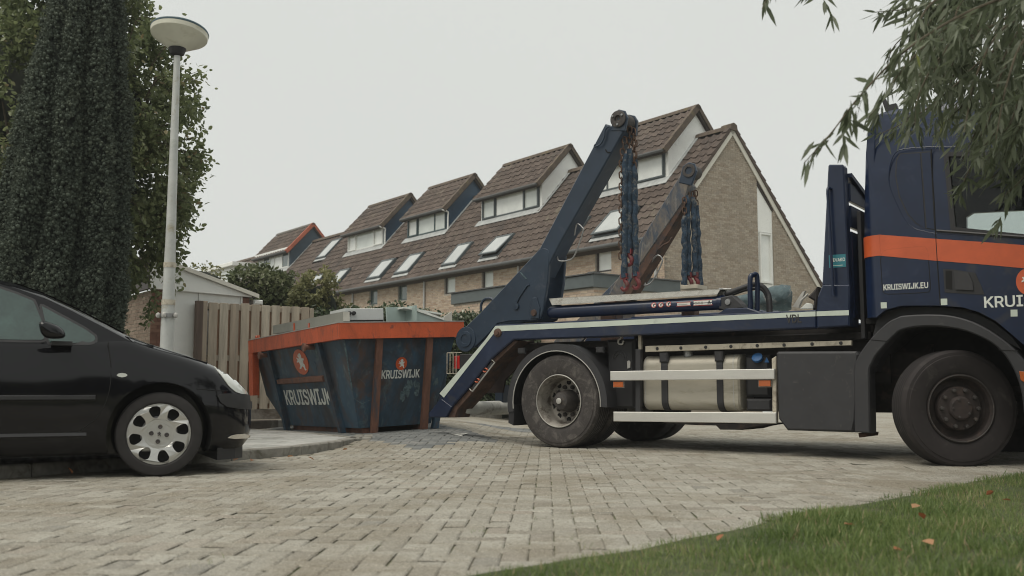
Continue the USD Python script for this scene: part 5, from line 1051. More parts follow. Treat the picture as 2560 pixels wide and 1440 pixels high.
# side guards, tank, boxes
ga_ = lambda x0, y0, x1, y1, v0, v1, mat, nm, b=.006: tk.part(nm, (lambda a, c: box(a[0], c[0], v0, v1, c[1], a[1], b))(TF.q(x0, y0, v0), TF.q(x1, y1, v0)), mat)
tk.part('side_guard_rail', prism(Q([(1525, 928), (1936, 922), (1936, 948), (1525, 951.5)], .02), .02, .055, .006), 'aluminium')
tk.part('side_guard_rail', prism(Q([(1533, 1029.5), (1940, 1031.5), (1940, 1059), (1533, 1053.5)], .02), .02, .055, .006), 'aluminium')
tk.part('guard_post', prism(Q([(1588, 873), (1601, 873), (1601, 1030), (1588, 1030)], .1), .10, .16, .006), 'grey_plastic')
tk.part('guard_post', prism(Q([(1929, 897), (1940, 890), (1941, 1058), (1931, 1058)], .06), .06, .12, .006), 'dirty_rail')
tk.part('side_bar', prism(Q([(1613, 865), (2128, 851), (2128, 863.5), (1613, 880)], .12), .12, .16, .004), 'dirty_rail')
for x, y in ((1643, 871.5), (1702, 870), (1764, 868), (1827, 866), (1893, 864), (1960, 862.5), (2030, 860), (2102, 857.5)):
    b = TF.q(x, y, .118); tk.part('bar_bolt', lathe([(.018, 0), (.016, .008), (0, .009)], 12, (b[0], .12, b[1]), 'v'), 'black_plastic')
tk.part('hanger', prism(Q([(1595, 834), (1602, 834), (1603, 874), (1596, 874)], .14), .14, .17), 'dirty_rail')
(u0, z1), (u1, z0) = TF.q(1605, 890, .16), TF.q(1850, 1028, .16)
def rrect(u0, u1, z0, z1, r, n=5): return [(cx + r * math.cos(a), cz + r * math.sin(a)) for cx, cz, s in ((u1 - r, z0 + r, -90), (u1 - r, z1 - r, 0), (u0 + r, z1 - r, 90), (u0 + r, z0 + r, 180)) for a in np.radians(np.linspace(s, s + 90, n))]
def rect_v(u0, u1, v0, v1, z0, z1, r): # rounded in the v,z section, running along u
    return prism(rrect(v0, v1, z0, z1, r, 7), u0, u1, .02, axis='u')
tank = tk.part('fuel_tank', rect_v(u0, u1, .16, .78, z0, z1, .11), 'tank', smooth=35)
tk.part('tank_seam', prism(rrect(.1585, .7, z0 - .002, z1 + .002, .11, 7), u0 + .03, u0 + .04, axis='u'), 'pale_steel', tank); tk.part('tank_seam', prism(rrect(.1585, .7, z0 - .002, z1 + .002, .11, 7), u1 - .07, u1 - .06, axis='u'), 'pale_steel', tank)
for x0, x1 in ((1652, 1668), (1790, 1806)):
    a, c = TF.q(x0, 900, .15)[0], TF.q(x1, 900, .15)[0]; sp = tk.part('tank_strap', prism(rrect(.148, .8, z0 - .012, z1 + .012, .12, 7), a, c, .004, axis='u'), 'grey_plastic', tank); tk.part('strap_buckle', box(a - .012, c + .012, .13, .2, z1 - .075, z1 + .035, .012), 'grey_plastic', sp)
b = TF.q(1721, 890, .24); tk.part('tank_cap', lathe([(.055, -.01), (.055, .035), (.06, .037), (.06, .06), (.02, .065), (.0, .065)], 20, (b[0], .25, z1 - .005)), 'steel', tank, smooth=35)
(u0, z1), (u1, z0) = TF.q(1861, 888, .2), TF.q(1927, 1028, .2)
ab = tk.part('additive_tank', box(u0, u1, .2, .7, z0 + .14, z1, .03), 'black_plastic'); tk.part('lower_cover', box(u0 + .01, u1 + .01, .19, .7, z0, z0 + .125, .02), 'grey_plastic', ab)
b = TF.q(1895, 893, .2); tk.part('additive_cap', xf(lathe([(.05, 0), (.056, .01), (.056, .035), (.045, .042), (0, .042)], 20), np.array([[1, 0, 0], [0, .6, -.8], [0, .8, .6]]), (b[0], .2, b[1] - .02)), 'blue_cap', ab, smooth=35)
tk.part('additive_label', prism(Q([(1911, 906), (1917, 893), (1923, 906)], .198), .1965, .1995), 'blue_cap', ab)
(u0, z1), (u1, z0) = TF.q(1516, 849, .22), TF.q(1587, 1022, .22)
bb = tk.part('air_filter_box', box(u0, u1, .22, .7, z0, z1, .03), 'black_plastic'); b = TF.q(1549, 888, .22)
for r in (.085, .055): a = np.linspace(0, math.pi, 12); tk.part('moulded_arch', tube([(b[0] + r * math.cos(x), .218, b[1] - .04 + r * 1.1 * math.sin(x)) for x in a], .008, 6), 'grey_plastic', bb)
tk.part('box_latch', prism(Q([(1568, 903), (1573, 901), (1577, 905), (1576, 920), (1569, 922)], .215), .205, .22, .003), 'pale_steel', bb)
tk.part('hanging_hook', lin(.2, [(1553, 833, .2), (1552, 846, .2), (1546, 850, .2), (1547, 859, .2), (1556, 860, .2), (1559, 852, .2)], .011), 'pale_steel', smooth=50)
for x0, y0, x1, y1 in ((1532, 954, 1557, 968), (1896, 950, 1926, 966)):
    (u0, z1), (u1, z0) = TF.q(x0, y0, .03), TF.q(x1, y1, .03); r_ = tk.part('reflector_backing', box(u0 - .008, u1 + .008, .046, .054, z0 - .008, z1, .003), 'rim_grey'); tk.part('side_reflector', box(u0, u1, .034, .0455, z0, z1 - .003, .004), 'reflector', r_)
tk.part('battery_cover', prism(Q([(1940, 883), (1945, 879), (2140, 878), (2146, 886), (2139, 1050), (2132, 1081), (1968, 1076), (1946, 1047)], .0), .0, .6, .02), 'grey_plastic')
tk.part('cover_bracket', prism(Q([(1985, 1059), (2000, 1065), (2080, 1066), (2095, 1060), (2050, 1072), (1990, 1072)], .5), .5, .9), 'chassis')
tk.part('under_plate', prism(Q([(1660, 1057), (1930, 1060), (1880, 1068), (1855, 1075), (1800, 1074), (1790, 1064), (1720, 1062)], .3), .3, .9, .006), 'chassis')
tk.part('air_tank', lathe([(0, 0), (.1, .02), (.13, .06), (.13, .9), (.1, .95), (0, .97)], 20, (1.5, 1.7, .55), 'u'), 'chassis', smooth=40)
# wheels
RT_ = .53
def truck_wheel(u, v, steer, kind, side=0):
    A = rotz(steer) @ (np.eye(3) if side == 0 else np.diag([-1, -1, 1])); T = (u, v, RT_ if kind != 'front' else RT_ - .042)
    base = tk.part('wheel', xf(lathe([(0, -.12), (.28, -.12), (.29, 0), (.295, .12)], 40, (0, 0, 0), 'v'), A, T), 'rim_dark' if kind == 'front' else 'rim_grey', smooth=30)
    prof = [(.29, -.13), (.36, -.15), (.45, -.155), (.505, -.145), (RT_ - .008, -.125), (RT_, -.1), (RT_, .1), (RT_ - .008, .125), (.505, .145), (.478, .149), (.474, .155), (.45, .157), (.38, .152), (.33, .142), (.305, .128), (.295, .11)]
    tk.part('tyre', xf(lathe(prof, 72, (0, 0, 0), 'v'), A, T), 'tyre' if kind != 'front' else 'dark_tyre', base, smooth=30)
    tk.part('tread_groove', xf(cat_([lathe([(RT_ + .001, z), (RT_ + .001, z + .012)], 64, (0, 0, 0), 'v') for z in (-.085, -.045, -.006, .033, .073)]), A, T), 'dark_gap', base)
    if kind == 'rear':
        tk.part('rim', xf(lathe([(.292, .142), (.302, .14), (.30, .13), (.285, .11), (.272, .07), (.262, -.06), (.25, -.085), (.13, -.10)], 56, (0, 0, 0), 'v'), A, T), 'rim_grey', base, smooth=35)
        tk.part('rim_edge', xf(lathe([(.292, .140), (.296, .147), (.302, .145), (.304, .138)], 56, (0, 0, 0), 'v'), A, T), 'pale_steel', base, smooth=40)
        hubm = lathe([(.13, -.10), (.125, -.02), (.11, .06), (.09, .10), (.04, .115), (.035, .13), (0, .132)], 32, (0, 0, 0), 'v'); tk.part('hub', xf(hubm, A, T), 'hub', base, smooth=30)
        tk.part('hub_cap', xf(lathe([(.034, .112), (.034, .136), (.02, .14), (0, .14)], 18, (0, 0, 0), 'v'), A, T), 'pale_steel', base, smooth=35)
        for k in range(10):
            a = 2 * math.pi * k / 10; tk.part('wheel_nut', xf(lathe([(.026, 0), (.022, .035), (.01, .048), (0, .05)], 8, (.17 * math.cos(a), .097, .165 * math.sin(a)), 'v'), A, T), 'hub', base)
            a += .31; tk.part('hand_hole', xf(lathe([(.001, 0), (.03, .001)], 16, (.222 * math.cos(a), .088, .215 * math.sin(a)), 'v'), A, T), 'dark_gap', base)
    else:
        tk.part('rim', xf(lathe([(.29, .145), (.31, .145), (.305, .13), (.28, .11), (.27, .05), (.25, .03)], 56, (0, 0, 0), 'v'), A, T), 'rim_dark', base, smooth=35)
        tk.part('rim_edge', xf(lathe([(.292, .147), (.298, .152), (.304, .15)], 56, (0, 0, 0), 'v'), A, T), 'hub', base, smooth=40)
        tk.part('hub', xf(lathe([(.25, .03), (.205, .04), (.20, .10), (.19, .115), (.11, .12), (.105, .15), (.09, .16), (0, .162)], 40, (0, 0, 0), 'v'), A, T), 'rim_dark', base, smooth=30)
        for k in range(10): a = 2 * math.pi * k / 10; tk.part('wheel_nut', xf(lathe([(.019, 0), (.017, .03), (0, .034)], 8, (.168 * math.cos(a), -.114, .168 * math.sin(a)), 'v'), A, T), 'hub', base)
        for k in range(5): a = 2 * math.pi * (k + .5) / 5; tk.part('cap_bolt', xf(lathe([(.012, 0), (.01, .01), (0, .011)], 8, (.08 * math.cos(a), -.158, .08 * math.sin(a)), 'v'), A, T), 'hub', base)
WU = -.03
truck_wheel(WU, .157, 0, 'rear'); truck_wheel(WU, .50, 0, 'inner'); truck_wheel(WU, WT - .157, 0, 'rear', 1); truck_wheel(WU, WT - .5, 0, 'inner', 1)
truck_wheel(4.15, .19, math.radians(37), 'front'); truck_wheel(4.21, WT - .2, math.radians(28), 'front', 1)
tk.part('rear_axle', lathe([(.0, -2.0), (.09, -2.0), (.1, -1.4), (.22, -1.25), (.22, -1.05), (.1, -.9), (.09, -.5), (0, -.5)], 20, (0, 0, RT_), 'v'), 'chassis', smooth=35); tk.part('front_axle', box(4.25, 4.41, .5, 2.0, .4, .55, .02), 'chassis')
tk.part('leaf_spring', hullpts([(3.6, .62, .62), (3.6, .72, .62), (4.3, .62, .58), (5.0, .72, .64), (3.6, .62, .66), (5.0, .62, .70), (4.3, .72, .52)]), 'chassis'); tk.part('rear_spring', hullpts([(-.7, .8, .75), (.7, .9, .75), (0, .8, .52), (0, .9, .52), (-.7, .9, .82), (.7, .8, .82)]), 'chassis')
# rear mudguard
def arc(r0, r1, a0, a1, n=28): a = np.radians(np.linspace(a0, a1, n)); return [(-.055 + r1 * math.cos(x), RT_ - .02 + r1 * math.sin(x)) for x in a] + [(-.055 + r0 * math.cos(x), RT_ - .02 + r0 * math.sin(x)) for x in a[::-1]]
mg = tk.part('mudguard', prism(arc(.655, .675, -4, 190), .0, .62), 'grey_plastic', smooth=30)
tk.part('mudguard_face', prism(arc(.595, .675, -4, 190), -.004, .0), 'grey_plastic', mg); tk.part('guard_edge', prism(arc(.588, .597, -4, 187), -.01, .0), 'pale_steel', mg)
tk.part('guard_lining', prism(arc(.60, .654, -2, 187), .35, .36), 'black_plastic', mg)
tk.part('mud_flap', prism([(-.73, .27), (-.655, .24), (-.64, .48), (-.72, .48)], .01, .60, .004), 'black_plastic', mg)
for x, y in ((1304, 878), (1500, 876)): b = TF.q(x, y, .1); tk.part('guard_clamp', box(b[0] - .05, b[0] + .05, .08, .14, b[1] - .03, b[1] + .04, .012), 'grey_plastic', mg)
# rear: tail lamp in its cage, step frame, dark sheet, underrun tube
(u0, z1), (u1, z0) = TF.q(1139, 890, .45), TF.q(1152, 922, .45)
tl = tk.part('tail_lamp', box(u0, u1, .42, .6, z0, z1, .006), 'tail_red'); tk.part('lamp_housing', box(u1 + .004, u1 + .24, .42, .66, z0, z1 + .02, .006), 'black_plastic', tl)
for k in range(4): x = u0 - .10 + k * .05; tk.part('cage_bar', tube([(x, .40, z0 - .06), (x, .40, z1 + .04)], .005, 6), 'dirty_rail', tl)
for z in (z0 - .06, z1 + .04): tk.part('cage_bar', tube([(u0 - .10, .40, z), (u1 + .05, .40, z)], .005, 6), 'dirty_rail', tl)
tk.part('step_frame', tube([(TF.q(x, y, .045)[0], .045, TF.q(x, y, .045)[1]) for x, y in ((1228, 898), (1237, 906), (1181, 979), (1174, 972))], .009, 6), 'pale_steel')
tk.part('step_plate', prism(Q([(1228, 905), (1234, 908), (1184, 974), (1178, 970)], .05), .05, .059), 'grey_plastic')
for x, y in ((1213, 925), (1193, 951)): b = TF.q(x, y, .045); tk.part('orange_eyelet', tube([(b[0] + .035 * math.cos(a), .042, b[1] + .022 * math.sin(a)) for a in np.linspace(0, 5.2, 9)], .009, 6), 'orange_paint')
tk.part('rear_sheet', prism(Q([(1240, 900), (1290, 862), (1330, 850), (1330, 880), (1262, 950), (1256, 982), (1182, 982)], .55), .55, .58), 'dark_rust')
tk.part('stabiliser_box', box(-1.15, -.72, .7, 1.8, .62, 1.16, .01), 'chassis')
uz = TF.q(1215, 1020, .7)
uu, uz = TF.q(1178, 1021, .45); ur = tk.part('underrun_tube', lathe([(0, -2.25), (.085, -2.25), (.09, -2.2), (.09, -.3), (.085, -.25), (0, -.25)], 24, (uu, 0, uz), 'v'), 'white_tube', smooth=40); tk.part('underrun_bracket', box(uu - .07, uu + .06, 1.05, 1.2, uz - .02, uz + .3, .01), 'arm_blue', ur)
# front fender arch
fo = [(2136, 1081), (2135, 1000), (2135, 919), (2142, 897), (2152, 879), (2182, 840), (2219, 806), (2240, 795), (2259, 789), (2320, 786), (2381, 790), (2442, 809), (2503, 846), (2549, 888), (2590, 950), (2600, 1040)]
fi = [(2175, 1083), (2174, 1000), (2173, 928), (2180, 908), (2188, 891), (2204, 872), (2219, 855), (2236, 838), (2256, 824), (2305, 816), (2366, 818), (2427, 832), (2488, 864), (2528, 913), (2552, 975), (2560, 1040)]
fo2, fi2 = [tuple(p) for p in curve(Q(fo, -.02), 4)], [tuple(p) for p in curve(Q(fi, -.02), 4)]
fd = tk.part('front_fender', prism(fo2 + fi2[::-1], -.02, .2, .012), 'grey_plastic', smooth=25)
for pts in ([(2176, 849), (2216, 853)], [(2496, 875), (2545, 877)]): tk.part('fender_joint', tube([(*TF.q(x, y, -.02)[:1], -.021, TF.q(x, y, -.02)[1]) for x, y in pts], .004, 6), 'dark_gap', fd)
tk.part('fender_liner', prism(fo2[8:] + fi2[8:][::-1], .201, .64), 'black_plastic', fd, smooth=25)
tk.part('fender_flap', prism(Q([(2145, 1083), (2168, 1083), (2166, 1092), (2148, 1094)], .1), .1, .5, .004), 'rust', fd)
tk.part('fender_reflector', prism(Q([(2548, 928), (2566, 930), (2564, 958), (2552, 950)], -.022), -.03, -.021, .003), 'reflector', fd)
tk.part('wheel_house', prism([(3.4, .55), (3.4, 1.3), (5.15, 1.32), (5.15, .55)], .66, .69), 'dark_gap'); tk.part('arch_lining', prism([(3.4, 1.29), (5.15, 1.31), (5.15, 1.36), (3.4, 1.34)], .16, .68), 'dark_gap')
tk.part('arch_gap', prism(Q([(2192, 800), (2216, 780), (2256, 769), (2321, 767), (2382, 770), (2445, 786), (2487, 808), (2530, 843), (2555, 875), (2503, 846), (2442, 809), (2381, 791), (2320, 787), (2259, 790), (2219, 807), (2182, 840)], .14), .14, .6), 'black_plastic')
# cab
CV0, CV1 = -.0, 2.46
side = [(2161, 794), (2155, 690), (2153, 590), (2157, 500), (2161, 410), (2165, 330), (2171, 303), (2180, 285), (2194, 272), (2217, 265)]
cabo = Q(side, CV0); 
cabo += [(4.3, 3.36), (5.0, 3.43), (5.5, 3.36), (5.66, 3.1), (5.78, 2.2), (5.82, 1.3), (5.80, .75), (5.1, .75)] + Q([(2552, 856), (2531, 837), (2489, 802), (2447, 780), (2406, 768), (2339, 763.5), (2254, 764), (2214, 774.5), (2190, 793)], CV0)
cabm = trimesh.creation.extrude_polygon(Polygon(cabo).buffer(0), CV1 - CV0, engine='earcut'); cabm = orient(cabm, CV0, CV1, 'v')
u0c = min(p[0] for p in cabo); plan = Polygon([(u0c - .02, CV0), (5.86, CV0), (5.86, CV1), (u0c - .02, CV1)]).buffer(-.2).buffer(.2, 10)
planm = orient(trimesh.creation.extrude_polygon(plan, 4.0, engine='earcut'), 0, 4.0, 'z')
# taper of the upper side: the roof edge is rounded along the length
topc = Polygon([(CV0, .5), (CV1, .5), (CV1, 2.6), (CV1 - .05, 3.1), (CV1 - .14, 3.32), (CV1 - .3, 3.45), (CV0 + .3, 3.45), (CV0 + .14, 3.32), (CV0 + .05, 3.1), (CV0, 2.6)])
topm = orient(trimesh.creation.extrude_polygon(topc, 7.0, engine='earcut'), 0, 7.0, 'u')
winp = Q([(2380, 575), (2364, 395), (2362, 383)], CV0) + [(5.0, 2.72), (5.32, 2.62), (5.42, 1.98), (4.6, 1.98)]
winp = [winp[0], winp[2]] + winp[3:6] + [(5.42, float(TF.q(2700, 603, CV0)[1])), tuple(TF.q(2560, 594, CV0))]
wc = man(orient(trimesh.creation.extrude_polygon(Polygon(winp).buffer(0), 1.0, engine='earcut'), -.4, .6, 'v'))
farw = [(3.91, 1.98), (3.93, 2.60), (4.0, 2.64), (4.45, 2.62), (5.3, 2.58), (5.42, 1.98)]
wf_ = man(orient(trimesh.creation.extrude_polygon(Polygon(farw), 1.0, engine='earcut'), CV1 - .5, CV1 + .5, 'v'))
wsc = man(box(5.3, 6.2, .25, CV1 - .25, 2.0, 3.0))
inner_c = man(box(u0c + .09, 5.62, .07, CV1 - .07, 1.35, 2.98))
cab = ((man(cabm) ^ man(planm)) ^ man(topm)) - inner_c - wc - wf_ - wsc
cb_ = tk.part('cab', tm(cab), 'truck_blue', smooth=28)
gl = prism(winp, .028, .034); tk.part('door_glass', gl, 'cab_glass', cb_); tk.part('door_glass', prism(farw, CV1 - .034, CV1 - .028), 'cab_glass', cb_); tk.part('windscreen', box(5.6, 5.61, .2, CV1 - .2, 1.95, 3.05), 'cab_glass', cb_)
wo = Polygon(winp); fr_ = plate(wo.buffer(.012).difference(wo.buffer(-.03)), -.004, .03); tk.part('window_frame', fr_, 'black_plastic', cb_)
tk.part('driver_seat', cat_([box(3.9, 4.40, .5, 1.0, 1.5, 1.72, .05), box(3.8, 3.95, .5, 1.0, 1.75, 2.35, .05), box(3.83, 3.93, .62, .88, 2.37, 2.58, .04)]), 'seat_fabric'); tk.part('driver_seat', cat_([box(3.9, 4.40, 1.5, 2.0, 1.5, 1.72, .05), box(3.8, 3.95, 1.5, 2.0, 1.75, 2.35, .05), box(3.83, 3.93, 1.62, 1.88, 2.37, 2.58, .04)]), 'seat_fabric')
tk.part('dashboard', box(5.1, 5.6, .1, CV1 - .1, 1.5, 2.0, .05), 'seat_fabric'); tk.part('sun_visor', box(5.0, 5.5, .1, CV1 - .1, 2.62, 2.9, .03), 'seat_fabric')
def skin(poly_px, mat, name, v=CV0, off=.003, parent=None): # flat marking that also wraps round the rounded rear corner
    return tk.part(name, prism(Q(poly_px, v), v - off, v - .0005), mat, parent or cb_)
co = [(2199, 586.8), (2339, 597), (2450, 604.5), (2640, 619), (2640, 678), (2450, 660.5), (2342, 652), (2199, 639.2)]
skin(co, 'orange_paint', 'orange_stripe')
R_ = .2; uc = u0c - .02 + R_
zt0, zb0, zt1, zb1 = TF.q(2154, 586, CV0)[1], TF.q(2154, 637.5, CV0)[1], TF.q(2199, 586.8, CV0)[1], TF.q(2199, 639.2, CV0)[1]
pts = []; n_ = 10; ue = TF.q(2199, 600, CV0)[0]
path = [(ue + .001, CV0 - .003)] + [(uc - (R_ + .003) * math.sin(a), CV0 + R_ - (R_ + .003) * math.cos(a)) for a in np.linspace(0, math.pi / 2, n_)] + [(u0c - .023, CV0 + .9)]
V = []; 
for i, (u, v) in enumerate(path): V += [(u, v, zt1 + .004 * 0), (u, v, zb1)]
tk.part('orange_stripe', trimesh.Trimesh(V, [t for i in range(len(path) - 1) for t in ((2 * i, 2 * i + 1, 2 * i + 3), (2 * i, 2 * i + 3, 2 * i + 2))], process=False), 'orange_paint', cb_, smooth=True)
def cabline(pts, r=.0035, mat='dark_gap', closed=False, name='panel_seam', off=0.0, sm=1):
    P = [(*TF.q(x, y, CV0)[:1], CV0 - off, TF.q(x, y, CV0)[1]) for x, y in pts]; return tk.part(name, tube(curve(P, 5) if sm else P, r, 6), mat, cb_)
cabline([(2328, 372), (2330, 420), (2335, 500), (2339, 582), (2345, 680), (2351, 763)], .005)
hp = [(2202, 662), (2202, 646), (2206, 632), (2216, 625), (2240, 621.5), (2280, 618), (2306, 616), (2315, 620), (2320, 632), (2322, 660), (2325, 700), (2326, 718), (2323, 728), (2313, 731), (2260, 734), (2220, 735), (2210, 731), (2206, 720), (2204, 690), (2202, 662)]
cabline(hp, .0032, 'dark_gap', name='locker_seam')
# raised window surround behind the door
cabline([(2400, 366), (2330, 367), (2262, 372), (2238, 382), (2226, 408), (2222, 440), (2226, 470), (2240, 505), (2262, 548), (2285, 570), (2312, 578), (2345, 584), (2460, 591), (2640, 603)], .005, 'truck_blue', name='window_moulding', off=-.0035)
skin([(2248, 384), (2328, 378), (2338, 575), (2318, 572), (2290, 560), (2268, 536), (2247, 492), (2238, 440), (2240, 400)], 'black_plastic', 'blind_panel', off=.0015)
skin([(2251, 386), (2300, 383), (2313, 571), (2292, 558), (2270, 533), (2250, 490), (2241, 440), (2243, 402)], 'truck_blue', 'side_panel', off=.006)
skin([(2304, 383), (2326, 381), (2336, 573), (2317, 570)], 'truck_blue', 'side_panel', off=.006)
cabline([(2342, 577), (2400, 581), (2480, 587), (2640, 598)], .012, 'black_plastic', name='window_ledge', off=.004)
for x in (2176, 2188): P = [(x, 320), (x - 3, 420), (x - 5, 520), (x - 4, 640), (x + 1, 780)]; tk.part('corner_groove', tube([(TF.q(a, b, .03)[0] , .028 + .035 * (x == 2176), TF.q(a, b, .03)[1]) for a, b in P], .006, 6), 'truck_blue', cb_, smooth=40)
tk.part('lettering', text('KRUISWIJK.EU', TF.q(2209, 723, CV0)[0], TF.q(2265, 722, CV0)[1] - .002, .052, CV0 - .001, .003, True, TF.q(2321, 722, CV0)[0] - TF.q(2209, 723, CV0)[0]), 'lettering', cb_)
a, c = TF.q(2461, 769, CV0), TF.q(2461, 742.5, CV0); w4 = TF.q(2560, 769, CV0)[0] - a[0]
m = meshkit.text_mesh('KRUI', 1, .002, True); fullw = meshkit.text_mesh('KRUISWIJK', 1, .002, True); k4 = np.ptp(fullw.vertices[:, 0]) / np.ptp(m.vertices[:, 0])
tk.part('lettering', text('KRUISWIJK', a[0], a[1], c[1] - a[1], CV0 - .001, .003, True, min((w4 * .985) * k4, 5.79 - a[0])), 'lettering', cb_)
lc = TF.q(2569, 704, CV0); lr = abs(TF.q(2540, 704, CV0)[0] - lc[0]); d1, d2 = logo(lr, .115)
tk.part('logo_disc', xf(d1, None, (lc[0], CV0 - .0005, lc[1])), 'orange_paint', cb_); tk.part('logo_figure', xf(d2, None, (lc[0], CV0 - .0008, lc[1])), 'lettering', cb_)
for x, y, s in ((2209.5, 763.5, 7.5), (2360, 755, 8), (2535, 783, 8.5)): skin([(x - s, y - s), (x + s, y - s - .5), (x + s + .5, y + s - .5), (x - s + .5, y + s)], 'stripe', 'reflective_square')
hd = skin([(2358, 673), (2380, 673), (2424, 680), (2438, 682), (2452, 712), (2461, 736), (2440, 736), (2362, 731)], 'black_plastic', 'door_handle_recess', off=.004)
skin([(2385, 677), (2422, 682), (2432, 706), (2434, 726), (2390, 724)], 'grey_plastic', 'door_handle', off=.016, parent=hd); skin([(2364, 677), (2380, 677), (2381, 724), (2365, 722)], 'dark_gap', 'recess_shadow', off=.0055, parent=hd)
tk.part('roof_marker', prism(Q([(2204, 248), (2212, 245), (2223, 262), (2240, 258), (2250, 285), (2216, 285)], .25), .24, .30, .004), 'black_plastic', cb_)
tk.part('beacon', lathe([(.0, 0), (.08, 0), (.085, .04), (.07, .1), (.06, .16), (0, .18)], 20, (4.65, .5, 3.42)), 'reflector', cb_, smooth=40)
tk.part('door_mirror', box(5.15, 5.35, -.30, -.06, 2.05, 2.75, .05), 'black_plastic', cb_); tk.part('mirror_arm', tube([(5.25, -.12, 2.72), (5.3, -.02, 2.85), (5.35, .06, 2.85)], .025, 8), 'black_plastic', cb_)
tk.part('front_bumper', box(5.3, 5.92, .02, CV1 - .02, .35, .9, .06), 'grey_plastic'); tk.part('cab_floor', box(u0c + .05, 5.4, .2, CV1 - .2, 1.25, 1.36), 'chassis')
tk.part('cab_step', prism(Q([(2605, 900), (2640, 860), (2900, 880), (2900, 1130), (2615, 1110)], .02), .02, .4, .02), 'grey_plastic')

# lifting chains: links, padded sleeves and hooks hanging from the two arm heads
def link_mesh(c, a, L=.085, Wd=.05, r=.0085):
    t = np.linspace(0, 2 * np.pi, 12, endpoint=False); P = np.c_[np.cos(t) * Wd / 2, 0 * t, np.sin(t) * Wd / 2 + np.sign(np.sin(t)) * (L - Wd) / 2]
    return xf(tube(P, r, 5, closed=True), rotz(a), c)
def chain(label, grp, v, x_top, y_top, x_bot, y_sl0, y_sl1, hook, links_to=None, sw=.036):
    (u0, z0), (u1, z1) = TF.q(x_top, y_top, v), TF.q(x_bot, y_sl1, v); zs = TF.q(x_bot, y_sl0, v)[1]
    fr = Frame(*TF.world(u0, v), TF.deg); t = Thing('lifting_chain', label, 'chain', fr, group='lifting chains on the truck arms')
    zl = zs if links_to is None else TF.q(x_bot, links_to, v)[1]; n = max(1, int((z0 - zl) / .066) + 1)
    for i in range(n):
        z = z0 - .03 - i * .066; f_ = (z0 - z) / max(z0 - z1, .1); t.part('chain_link', link_mesh(((u1 - u0) * f_ + (-.035 if links_to else 0) * min(1, i / 3), (-.02 if links_to else 0), z), (i % 2) * math.pi / 2 + .5), 'chain_rust', smooth=50)
    k = 40; zz = np.linspace(zs, z1, k); f_ = (z0 - zz) / (z0 - z1); P = np.c_[(u1 - u0) * f_ + .006 * np.sin(zz * 31), .006 * np.cos(zz * 23), zz]
    rr = sw * (1 + .07 * np.sin(zz * 47) * rng.uniform(.4, 1, k)) * np.interp(np.linspace(0, 1, k), [0, .05, .9, 1], [.75, 1, 1, 1.15])
    m = tube(P, rr, 12); m.vertices += (meshkit.fbm(m.vertices * 26, 2, 4)[:, None] - .5) * .014 * np.array([1, 1, .2]); t.part('sleeve', m, 'sleeve', smooth=40)
    if hook:
        hu, hz_ = u1 - u0, z1
        t.part('hook', tube(curve([(hu, 0, hz_ + .03), (hu + .008, 0, hz_ - .03), (hu + .035, 0, hz_ - .075), (hu + .03, 0, hz_ - .125), (hu - .01, 0, hz_ - .14), (hu - .04, 0, hz_ - .11)], 5), [.026] * 13 + [.02] * 13, 10), 'hook_red', smooth=50)
        t.part('hook_eye', hullpts([(hu + a * .04, b * .022, hz_ + c) for a in (-1, 1) for b in (-1, 1) for c in (-.02, .045)]), 'hook_red')
for a in [('chain with long bare links beside its blue sleeve, leftmost on the near arm', None, .16, 1563, 345, 1561, 385, 694, 1, 640), ('chain with sleeve ending at a red hook halfway down, middle of the near arm', None, .20, 1574, 318, 1572, 372, 632, 1), ('chain with blue sleeve in front of the far arm, rightmost on the near arm', None, .24, 1583, 322, 1590, 415, 690, 1),
          ('short padded chain behind the others on the near arm, with frayed lower end', None, .34, 1588, 324, 1583, 400, 655, 0),
          ('chain with longest bare links, leftmost on the far worn arm', None, 2.10, 1711, 495, 1711, 540, 712, 0), ('second chain from the left on the far arm, sleeve starting close under the head', None, 2.16, 1718, 480, 1722, 489, 690, 1), ('third chain on the far arm with red hook at its lower end', None, 2.22, 1733, 480, 1738, 492, 690, 1), ('rightmost chain on the far arm, standing off from the others', None, 2.28, 1739, 478, 1751, 512, 712, 0)]:
    chain(*a)
tk.part('hook_rest', box(*(lambda a, c: (a[0], c[0], 2.0, 2.3, c[1], a[1]))(TF.q(1709, 715, 2.1), TF.q(1752, 722, 2.1)), .004), 'dirty_rail')

# ================================================================ VEGETATION
def blob(c, r, seed, amp=.35, sub=4, freq=1.6):
    m = trimesh.creation.icosphere(sub); d = m.vertices; k = 1 + amp * (meshkit.fbm(d * freq + seed * 7.3, 3, seed) - .5) * 2
    return trimesh.Trimesh(np.asarray(c) + d * k[:, None] * np.asarray(r), m.faces, process=False)
def crown_points(n, c, r, shell=.55, seed=1, amp=.3, freq=1.8, tex=1.3):
    """Points in an uneven, clumpy crown."""
    d = rng.normal(size=(n * 3, 3)); d /= np.linalg.norm(d, axis=1, keepdims=True); k = 1 + amp * (meshkit.fbm(d * freq + seed * 7.3, 3, seed) - .5) * 2
    rad = (shell ** 3 + (1 - shell ** 3) * rng.random(n * 3)) ** (1 / 3) + rng.normal(0, .02, n * 3); P = np.asarray(c) + d * (k * rad)[:, None] * np.asarray(r)
    w = meshkit.fbm(P * tex, 3, seed + 3); keep = w > np.quantile(w, .45); return P[keep][:n], d[keep][:n]
